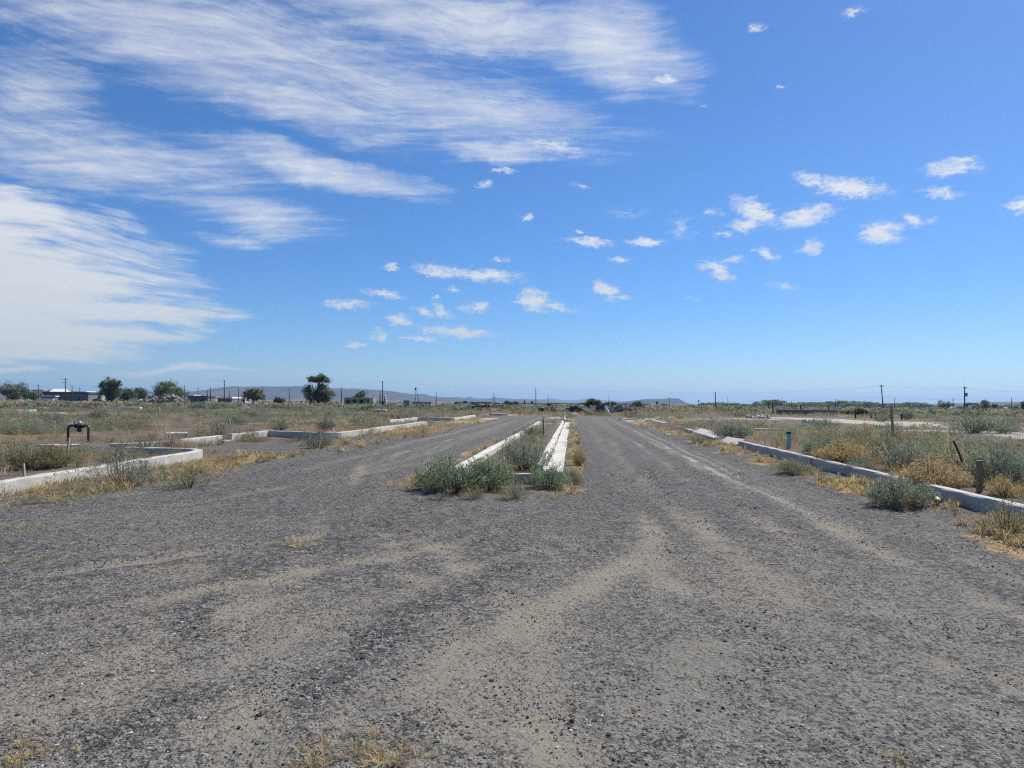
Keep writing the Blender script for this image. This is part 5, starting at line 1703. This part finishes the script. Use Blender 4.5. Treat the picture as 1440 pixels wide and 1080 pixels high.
# ------------------------------------------------------------------ trees
def tree(px, pyb, Y, lobes, color, label, trunk_px=2.0, n_leaf=2600, leaf=.46, name='tree', trunks=1, trunk_top=None, seed=None, bare=()):
    """lobes: (dx, height of centre, half width, half height) in photograph pixels from the base"""
    rng = np.random.default_rng(seed if seed is not None else int(px * 7))
    x, y, _ = at(px, pyb, Y)
    z = (zat(x, y) if Y < 690 else 0) - .1
    k = Y / FOC
    e = empty(name, (x, y, z), 0, label, 'tree' if 'bush' not in name else 'bush')
    parts = []
    L = [(a * k, b * k, c * k, d * k) for a, b, c, d in lobes]
    tr = trunk_px * k / 2
    for t in range(trunks):
        bx = (t - (trunks - 1) / 2) * tr * 2.4
        zmin = min(b - d for _, b, _, d in L)
        fork = max(zmin + .25, .5)
        parts.append(tube([(bx, 0, -.2), (bx * 1.2 + rng.normal(0, tr * .3), 0, fork * .5), (bx * 1.5 + rng.normal(0, tr * .5), 0, fork)], [tr * 1.25, tr, tr * .8], 8))
        for (a, b, c, d) in L:
            for q in range(3):
                tgt = np.array([a + rng.normal(0, c * .4), rng.normal(0, c * .4), b + rng.normal(0, d * .35)])
                st = np.array([bx * 1.5, 0, fork * rng.uniform(.6, 1.0)])
                m1 = st * .5 + tgt * .5 + rng.normal(0, .12 * c, 3) + (0, 0, .1 * d)
                parts.append(tube([tuple(st), tuple(m1), tuple(tgt)], [tr * .5, tr * .3, tr * .08], 5))
    for (a0, b0, a1, b1) in bare:
        parts.append(tube([(a0 * k, 0, b0 * k), ((a0 + a1) / 2 * k, .1, (b0 * .55 + b1 * .45) * k), (a1 * k, .2, b1 * k)], [tr * .3, tr * .2, tr * .05], 5))
    V, F = cat_mesh(parts)
    poly_obj('trunk', V, F, MAT_WOOD_GREY if trunk_px < 0 else MAT_BARK, e)
    # crown: clumps of leaves scattered over each lobe
    vol = np.array([c * c * d for _, _, c, d in L]); vol = vol ** .7; vol /= vol.sum()
    Vs, Ss = [], []
    for (a, b, c, d), w in zip(L, vol):
        ncl = int(max(14, 80 * w)); nl = max(6, int(2.2 * n_leaf * w / ncl))
        dr = rng.normal(0, 1, (ncl, 3)); dr /= np.linalg.norm(dr, axis=1)[:, None]
        rad = rng.uniform(.35, 1.0, ncl)[:, None] ** .6 * rng.uniform(.8, 1.18, (ncl, 1))
        ctr = dr * rad * np.array([c, c, d]) + np.array([a, 0, b])
        cs = rng.uniform(.14, .38, ncl) * min(c, d * 1.2)
        tone = rng.uniform(.68, 1.35, ncl)
        for i in range(ncl):
            p = ctr[i] + rng.normal(0, 1, (nl, 3)) * cs[i] * np.array([1, 1, .7])
            u = rng.normal(0, 1, (nl, 3)); u /= np.linalg.norm(u, axis=1)[:, None]
            v = np.cross(u, rng.normal(0, 1, (nl, 3))); v /= np.linalg.norm(v, axis=1)[:, None]
            s = leaf * rng.uniform(.5, 1.2, (nl, 1))
            Vs.append(np.stack([p - u * s * .5, p + v * s * .32, p + u * s * .5, p - v * s * .32], 1).reshape(-1, 3))
            Ss.append(np.repeat(tone[i] * rng.uniform(.85, 1.15, nl), 4))
    V = np.concatenate(Vs); V[:, 2] = np.maximum(V[:, 2], .05)
    F = np.arange(len(V)).reshape(-1, 4)
    c_ = link('crown', mesh_from('crown', V, F, MAT_WEED, np.repeat(np.concatenate(Ss)[:, None], 3, 1)), e)
    c_.color = (*color, 1)
    return e


MAT_BARK = simple_mat('bark', (.13, .11, .09), (.08, .07, .06), 6, bumpd=.01)
TG = np.array([.165, .200, .110]); TD = np.array([.145, .172, .112]); TP = np.array([.24, .255, .175]); TS = np.array([.16, .18, .12])
tree(16, 564, 330, [(-6, 17, 12, 9), (8, 18, 12, 8), (-14, 14, 10, 9), (2, 10, 16, 8), (20, 16, 5, 4)], TP * .8, 'broad bushy tree cut by the left picture edge', 2.0, 4200)
tree(42, 563, 335, [(-2, 9, 7, 6), (6, 6, 5, 5)], TD, 'small dark tree right of the broad tree at the left edge', 1.4, 1500, name='small_tree')
tree(73, 558, 440, [(-2, 12, 3.5, 3), (2, 13, 3, 2.5)], TD, 'small dark tree peeking over the grey shed roof', 1.2, 700, name='small_tree')
tree(155, 565, 300, [(-4, 29, 6, 6), (4, 27, 7, 6), (11, 21, 6, 6), (-10, 23, 5, 5), (-6, 14, 9, 8), (5, 13, 9, 8), (0, 20, 9, 7), (-13, 27, 2, 2.5), (13, 30, 2, 2), (0, 7, 6, 5)], TD * 1.15, 'large dark ragged tree with forked trunk in the far left', 2.4, 5200, trunks=2)
tree(180, 564, 320, [(-3, 16, 6, 5), (5, 10, 8, 7), (-7, 9, 7, 6)], TD * 1.05, 'dark bushy tree touching the right side of the ragged tree', 1.6, 2600)
tree(197, 564, 325, [(-2, 16, 6, 5), (3, 10, 8, 7)], TS * .9, 'grey-green bushy tree left of the rubble pile', 1.6, 2200)
tree(236, 565, 310, [(-5, 22, 11, 8), (5, 22, 10, 8), (13, 15, 10, 8), (-12, 16, 9, 8), (0, 14, 18, 10), (21, 9, 7, 7), (-17, 10, 7, 7)], TG * 1.05, 'round dense green tree behind the rubble pile', 2.2, 5200)
tree(357, 566.5, 280, [(-5, 15, 8, 6), (5, 16, 8, 6), (0, 19, 8, 4), (-9, 10, 6, 5), (10, 10, 6, 5), (0, 9, 9, 4)], TP * .95, 'round pale grey-green tree standing alone before the hills', 1.8, 3600)
tree(393, 566, 285, [(-2, 6.5, 5, 3.5), (4, 5, 5, 3), (-4, 4, 4, 3)], TD * 1.1, 'low dark bush between the pale tree and two-tiered tree', 1.2, 1400, name='tree_bush')
tree(447, 569, 250, [(-9, 37, 6, 4), (2, 39, 9, 5), (9, 37, 7, 5), (-3, 36, 7, 4), (-13, 20, 8, 7), (-9, 12, 8, 6), (7, 21, 9, 7), (12, 13, 9, 8), (0, 14, 8, 6), (3, 26, 7, 4)], TG * .95,
     'tall two-tiered tree with a dead branch on its right side', 2.4, 6200, bare=((4, 22, 18, 34), (10, 27, 24, 38), (5, 20, 14, 30)))
tree(505, 566, 330, [(5, 16, 5, 3.5), (-1, 13, 5, 3.5), (-7, 9, 5, 3), (3, 11, 5, 4)], TG * 1.25, 'green tree rising behind the ruined building', 1.2, 1800)
tree(835, 573.5, 175, [(-6, 8, 6, 5), (0, 11, 7, 5), (6, 10, 5, 5), (-9, 5, 4, 3.5), (8, 5, 4, 4)], TG * .85, 'round dark green bush tree behind the broken slabs', 2.0, 3600, leaf=.24, name='tree_bush')
tree(858, 572, 200, [(-3, 6, 4, 3.5), (3, 8, 3, 3), (6, 6, 3, 3), (0, 3, 6, 3)], TS * .8, 'loose grey bush right of the broken slabs', 1.2, 1300, leaf=.24, name='tree_bush')
tree(871, 573, 190, [(0, 4, 2.5, 3)], TD, 'tiny dark bush between two rubble heaps', 1.0, 500, leaf=.22, name='tree_bush')
tree(897, 576.5, 165, [(-2, 7, 5, 4), (4, 5, 4, 4), (-4, 4, 4, 4), (2, 9, 3, 2.5)], TG * .85, 'round dark bush standing alone left of the mesa', 1.6, 2200, leaf=.22, name='tree_bush')
tree(714, 569.5, 330, [(-1, 4, 4, 3.5), (4, 2.5, 3, 2.5)], TD * .8, 'dark round tree behind the small white shed', 1.0, 700, name='small_tree')
tree(725, 569, 380, [(0, 3, 4, 3)], TD * .8, 'dark low tree left of the warehouse', 1.0, 500, name='small_tree')
tree(748, 568.5, 420, [(0, 4.6, 1.6, 1.6)], TD * .7, 'tiny dark treetop left of the slim median pole', .6, 200, name='small_tree')
tree(737.5, 569, 420, [(0, 4, 1.2, 3)], TD * .7, 'tiny pointed tree between the dark tree and the slim pole', .6, 200, name='small_tree')
tree(924, 572, 420, [(0, 5, 1.1, 2.6)], TD * .7, 'narrow dark tree above the tiny white house', .6, 250, name='small_tree')
tree(1211, 588, 95, [(-3, 7, 6, 4.5), (5, 6, 6, 5), (-8, 4, 4, 4), (10, 3, 4, 3), (0, 9, 4, 2)], np.array([.13, .12, .085]), 'grey half-dry bush left of the leaning pole', 1.2, 2600, leaf=.14, name='tree_bush')
tree(1190, 588, 100, [(-6, 4, 6, 3), (3, 4, 6, 3.5)], np.array([.17, .16, .075]), 'yellow-green low bush at the right end of the grey wall', 1.0, 1600, leaf=.13, name='tree_bush')
tree(1385, 580, 420, [(0, 9, 5, 4), (2, 5, 6, 4)], TD, 'round dark tree behind the white trailer', 1.2, 1100, name='small_tree')
tree(1366, 579.5, 430, [(-3, 6, 6, 3), (5, 6, 5, 3)], TD, 'wide dark tree above the white trailer', 1.2, 1100, name='small_tree')
tree(1399, 579, 430, [(0, 5, 3, 2.5)], TD, 'small dark tree left of the dark shed', 1.0, 500, name='small_tree')
tree(1330, 579, 440, [(-6, 7, 6, 4), (5, 6, 7, 4), (0, 4, 10, 4)], TD, 'wide dark tree group over the long pale brown house', 1.2, 1600, name='small_tree')
tree(1440, 580.5, 300, [(0, 7, 4, 6)], TD, 'dark tree cut by the right picture edge', 1.2, 700, name='small_tree')

# ------------------------------------------------------------------ rubble
def rubble(px0, px1, pyt, pyb, Y, n, size, mat, label, flat=.6, seed=0, slabs=0, slab_mat=None):
    rng = np.random.default_rng(seed)
    a = at(px0, pyb, Y); b = at(px1, pyb, Y)
    H = at((px0 + px1) / 2, pyt, Y)[2] - zat((a[0] + b[0]) / 2, Y)
    W_ = (b[0] - a[0]) / 2; cx = (a[0] + b[0]) / 2
    z0 = zat(cx, Y)
    V, F = [], []

    def chunk(c, s, rot):
        v, f = box_verts(*s, rng, .22)
        v = v - np.array([0, 0, s[2] / 2])
        M_ = np.array(rot)
        v = v @ M_.T + c
        o = len(V); V.extend(map(tuple, v)); F.extend(tuple(i + o for i in q) for q in f)

    def rmat(amp=3.0):
        from mathutils import Euler
        return Euler((rng.uniform(-amp, amp), rng.uniform(-amp, amp), rng.uniform(0, 6.3))).to_matrix()
    # inner mound so nothing floats
    m_ = 14
    for i in range(n):
        u = rng.uniform(-1, 1); v = rng.uniform(-1, 1)
        rr = max(abs(u), abs(v))
        top = H * (1 - abs(u) ** 3) * (1 - v * v * .7) * (.72 + .4 * vnoise(np.array([u * 4 + seed]), np.array([v * 2]), seed)[0])
        zz = rng.uniform(0, 1) ** .6 * max(top - size * .3, .05)
        s = size * rng.uniform(.5, 1.5)
        chunk(np.array([cx + u * W_, Y + v * W_ * .45, z0 + zz]), (s * rng.uniform(.7, 1.4), s * rng.uniform(.6, 1.1), s * rng.uniform(.25, flat)), rmat())
    o = poly_obj('rubble_pile', V, F, mat)
    tag(o, label, 'rubble')
    return o, (cx, z0, W_, H)


MAT_RUB = concrete_material('rubble_concrete', (.34, .30, .26), (.20, .17, .15))
MAT_RUBG = concrete_material('slab_grey', (.20, .20, .20), (.13, .13, .13))
MAT_RUBD = concrete_material('dark_rubble', (.12, .108, .098), (.06, .054, .05))
rubble(201, 264, 555, 567, 265, 420, 1.15, MAT_RUB, 'large grey-brown rubble pile under the round dense tree', seed=1)
rubble(655, 718, 568.5, 577.5, 132, 260, .5, MAT_RUBD, 'long low brown rubble pile beyond the left road', seed=2)
rubble(855, 893, 570, 581, 112, 220, .55, MAT_RUB, 'rocky rubble heap right of the broken slabs', seed=3)
rubble(757, 781, 573.5, 580, 118, 90, .55, MAT_RUBD, 'small dark debris heap left of the uprooted stump', seed=4)
rubble(796, 822, 571, 581, 120, 110, .5, MAT_RUBD, 'brown debris heap under the uprooted stump', seed=5)
rubble(1052, 1082, 586, 592, 74, 60, .32, MAT_CONC_WHITE, 'scattered pale stones in a low heap left of the grey wall', seed=6)
rubble(1130, 1142, 596.5, 600, 55, 22, .28, MAT_CONC_WHITE, 'small group of white stones in front of the grey wall', seed=7)
rubble(284, 296, 563, 569, 250, 20, .8, MAT_CONC_WHITE, 'few white boulders right of the large rubble pile', seed=8)


def leaning_slab(px0, px1, pyt, pyb, Y, label, mat, tilt, yaw, thick=.22):
    a = at(px0, pyb, Y); b = at(px1, pyb, Y); H = at(px0, pyt, Y)[2] - zat(a[0], Y)
    rng = np.random.default_rng(int(px0 * 3))
    ln = math.hypot(b[0] - a[0], 0); sl = H / math.sin(R(tilt))
    V, F = box_verts(ln, sl, thick, rng, .05)
    o = bevel_obj('broken_slab', V, F, mat, bev=.02, segs=1)
    o.location = ((a[0] + b[0]) / 2, Y, zat(a[0], Y) + H * .45)
    o.rotation_euler = (R(tilt), R(rng.uniform(-14, 14)), yaw)
    return tag(o, label, 'slab')


leaning_slab(828, 842, 570.5, 580, 108, 'leaning grey concrete slab, leftmost of the broken group', MAT_RUBD, 48, .35)
leaning_slab(838, 852, 570, 580, 107, 'tilted broad grey slab in the middle of the broken group', MAT_RUBD, 50, -.5)
leaning_slab(820, 832, 575, 580, 106, 'low dark slab lying at the left of the broken group', MAT_RUBD, 30, .7)
ws = leaning_slab(851, 854.5, 571.5, 580.5, 105, 'narrow white slab sloping down at the right of the broken group', MAT_CONC_WHITE, 62, 1.2, .3)
# uprooted stump with snapped limbs
sx, sy, _ = at(806, 575, 118); sz = zat(sx, sy)
stump = empty('uprooted_stump', (sx, sy, sz), 0, 'dark uprooted stump with snapped limbs beyond the median end', 'stump')
kk = 118 / FOC
rng = np.random.default_rng(12)
V, F = cat_mesh([tube([(-4 * kk, 0, .1), (-1 * kk, .1, 5 * kk), (4 * kk, 0, 8 * kk), (6 * kk, 0, 9 * kk)], [3.2 * kk, 3.4 * kk, 2.2 * kk, .6 * kk], 9),
                 tube([(-3 * kk, 0, 3 * kk), (-4 * kk, 0, 8 * kk), (-8 * kk, .1, 9.4 * kk)], [2 * kk, 1.0 * kk, .4 * kk], 8),
                 tube([(0, 0, 6 * kk), (-1.5 * kk, .1, 10 * kk), (-2.2 * kk, .1, 12.5 * kk)], [1.6 * kk, .9 * kk, .25 * kk], 8)])
poly_obj('trunk', V, F, MAT_WOOD_DARK, stump)
V, F = cat_mesh([tube([tuple(p0 := np.array([rng.uniform(-5, 6) * kk, rng.normal(0, .2), rng.uniform(2, 8) * kk])), tuple(p0 + rng.normal(0, 2.2 * kk, 3) + (0, 0, 1.2 * kk))], [.35 * kk, .1 * kk], 5) for i in range(26)])
poly_obj('limbs', V, F, MAT_WOOD_DARK, stump)

# ------------------------------------------------------------------ distant trees, hills
def build_far_wood():
    rng = np.random.default_rng(31)
    n = 1500
    px = rng.uniform(985, 1460, n)
    Y = rng.uniform(1150, 1900, n)
    keep = rng.random(n) < np.where(px < 1060, .55, 1.0)
    px, Y = px[keep], Y[keep]; n = len(px)
    x = (px - 720) / FOC * Y
    hh = (7.5 + 9 * vnoise(px * .035, px * 0, 3)) * rng.uniform(.5, 1.1, n) * np.where(px < 1060, .6, 1) * np.where(px > 1310, .65, 1)
    tm = []
    for k in range(5):
        m_ = 46
        d = rng.normal(0, 1, (m_, 3)); d /= np.linalg.norm(d, axis=1)[:, None]
        c = d * rng.uniform(.4, 1, (m_, 1)) * np.array([.5, .5, .42]) + np.array([0, 0, .52])
        u = rng.normal(0, 1, (m_, 3)) * .13; v = rng.normal(0, 1, (m_, 3)) * .13
        V = np.stack([c - u, c + v, c + u], 1).reshape(-1, 3); V[:, 2] = np.maximum(V[:, 2], 0)
        tm.append((V, np.arange(len(V)).reshape(-1, 3), np.repeat(rng.uniform(.7, 1.3, m_), 3)))
    hh = hh * .82
    C = np.where(rng.random((n, 1)) < .5, TD, TG) * rng.uniform(.9, 1.5, (n, 1))
    V, F, S = scatter(tm, rng.integers(0, 5, n), np.stack([x, Y, np.full(n, -.5)], 1), np.stack([hh * 1.5, hh * 1.5, hh], 1), rng.random(n) * 6.28, C)
    o = link('distant_trees', mesh_from('distant_trees', V, F, MAT_WEED, S))
    tag(o, kind='stuff')
    # dark brush along the rim of the fields
    n = 900
    px = rng.uniform(-60, 1500, n); Y = rng.uniform(380, 1000, n)
    x = (px - 720) / FOC * Y
    hh = rng.uniform(.8, 2.6, n) * np.where(px < 1000, .6, .9)
    C = np.where(rng.random((n, 1)) < .6, TD, DARK) * rng.uniform(.7, 1.2, (n, 1))
    V, F, S = scatter(tm, rng.integers(0, 5, n), np.stack([x, Y, np.full(n, -.2)], 1), np.stack([hh * 2.2, hh * 2.2, hh], 1), rng.random(n) * 6.28, C)
    o = link('brush', mesh_from('brush', V, F, MAT_WEED, S))
    tag(o, kind='stuff')


build_far_wood()


def hill_material(nm, c1, c2, c3, sc):
    mt, N = new_mat(nm)
    P = N.n('ShaderNodeNewGeometry').outputs['Position']
    a = N.noise(N.mapping(P, scale=(1, .6, 3)), sc, 6, .62)
    b = N.noise(P, sc * 5, 5, .65)
    c = N.mix(N.ramp(N.math('ADD', N.math('MULTIPLY', a, .75), N.math('MULTIPLY', b, .25)), .44, .60), c1, c2)
    c = N.mix(N.ramp(N.math('ADD', N.math('MULTIPLY', b, .5), N.math('MULTIPLY', a, .5)), .56, .66), c, c3)
    finish(N, c, .95, None, .1)
    return mt


def hill(name, pts, Y, depth, mat, seed, label=None):
    """a real ridge: crest traced from the skyline, slopes running down to the plain on both sides"""
    px = np.array([p[0] for p in pts], float); py = np.array([p[1] for p in pts], float)
    n = 260
    qx = np.linspace(px[0], px[-1], n); qy = np.interp(qx, px, py)
    crest = np.array([at(a, b, Y) for a, b in zip(qx, qy)])
    H = np.maximum(crest[:, 2], 1.0)
    H = H + (fbm(qx * .12, qx * 0, seed, 4) - .5) * H * .05
    m_ = 36
    V = []
    t = np.linspace(-1, 1, m_)
    for j, tt in enumerate(t):
        prof = 1 - sst(0, 1, abs(tt)) if abs(tt) > 1e-9 else 1
        yy = Y + tt * depth
        gl = fbm(crest[:, 0] / 420, np.full(n, tt * depth / 900), seed + 5, 4) - .5
        zz = H * np.clip(prof + gl * .75 * (abs(tt) * (1 - abs(tt)) * 2), 0, 1) - 4 * abs(tt)
        V.append(np.stack([crest[:, 0] * (1 + tt * depth / Y * .3), np.full(n, yy) + gl * 300 * abs(tt), zz], 1))
    V = np.concatenate(V)
    idx = np.arange(n * m_).reshape(m_, n)
    F = np.stack([idx[:-1, :-1], idx[:-1, 1:], idx[1:, 1:], idx[1:, :-1]], -1).reshape(-1, 4)
    o = link(name, mesh_from(name, V, F, mat, None, True))
    tag(o, kind='structure')
    return o


HM = hill_material('dry_hillside', (.060, .054, .056), (.10, .083, .072), (.26, .205, .15), .0022)
HM2 = hill_material('far_hillside', (.07, .064, .066), (.10, .088, .08), (.15, .13, .115), .0012)
HM3 = hill_material('brown_ridge', (.11, .088, .08), (.16, .122, .10), (.21, .16, .13), .006)
hill('hills', [(215, 562), (250, 554), (262, 551), (285, 549.5), (300, 547), (315, 544.5), (330, 543), (345, 544), (375, 543.5), (400, 543.5), (430, 543), (455, 545), (480, 546), (503, 546.5), (530, 548.5), (552, 550),
               (566, 552.5), (582, 554.5), (596, 554), (604, 556.5), (620, 558.5), (640, 560), (665, 562), (700, 565), (740, 568)], 9000, 1500, HM, 3)
hill('hills', [(560, 562), (600, 559.5), (630, 558.5), (645, 558.4), (654, 559.5), (660, 557.8), (668, 560), (684, 560.3), (700, 559), (712, 560.2), (722, 561), (735, 560.3), (760, 562), (780, 564), (800, 567)], 11000, 1500, HM2, 8)
hill('hills', [(690, 566), (740, 563), (760, 561.5), (775, 560), (790, 562.5), (810, 562.5), (822, 560.5), (845, 562.5), (880, 564), (930, 566.5)], 19000, 3000, HM2, 13)
HM4 = hill_material('mesa_rock', (.045, .042, .046), (.06, .055, .055), (.10, .088, .08), .0022)
hill('mesa', [(862, 567.3), (872, 565.8), (888, 563.8), (903, 561.5), (920, 560.8), (930, 561), (940, 560), (952, 560), (956, 561.5), (960, 564.5), (966, 567), (978, 569.3), (1000, 570.6), (1050, 572)], 7500, 500, HM4, 21)
hill('ridge', [(1270, 572), (1300, 568.5), (1330, 567.5), (1360, 566.5), (1400, 565), (1440, 565), (1480, 565), (1540, 567), (1600, 572)], 3400, 900, HM3, 33)
# flat dark fields far off between the debris and the hills
# ------------------------------------------------------------------ the air
V, F = box_verts(44000, 33000, 420)
hz = poly_obj('haze', V, F, [])
hz.location = (0, 33000 / 2 - 400, -20)
tag(hz, kind='stuff')
mt, N = new_mat('haze_air')
pv = N.n('ShaderNodeVolumePrincipled')
pv.inputs['Color'].default_value = (.45, .70, 1.0, 1)
pv.inputs['Density'].default_value = 5.6e-5
pv.inputs['Anisotropy'].default_value = 0.2
o_ = N.n('ShaderNodeOutputMaterial')
N.t.links.new(pv.outputs[0], o_.inputs['Volume'])
hz.data.materials.append(mt)
scene.cycles.volume_bounces = 0
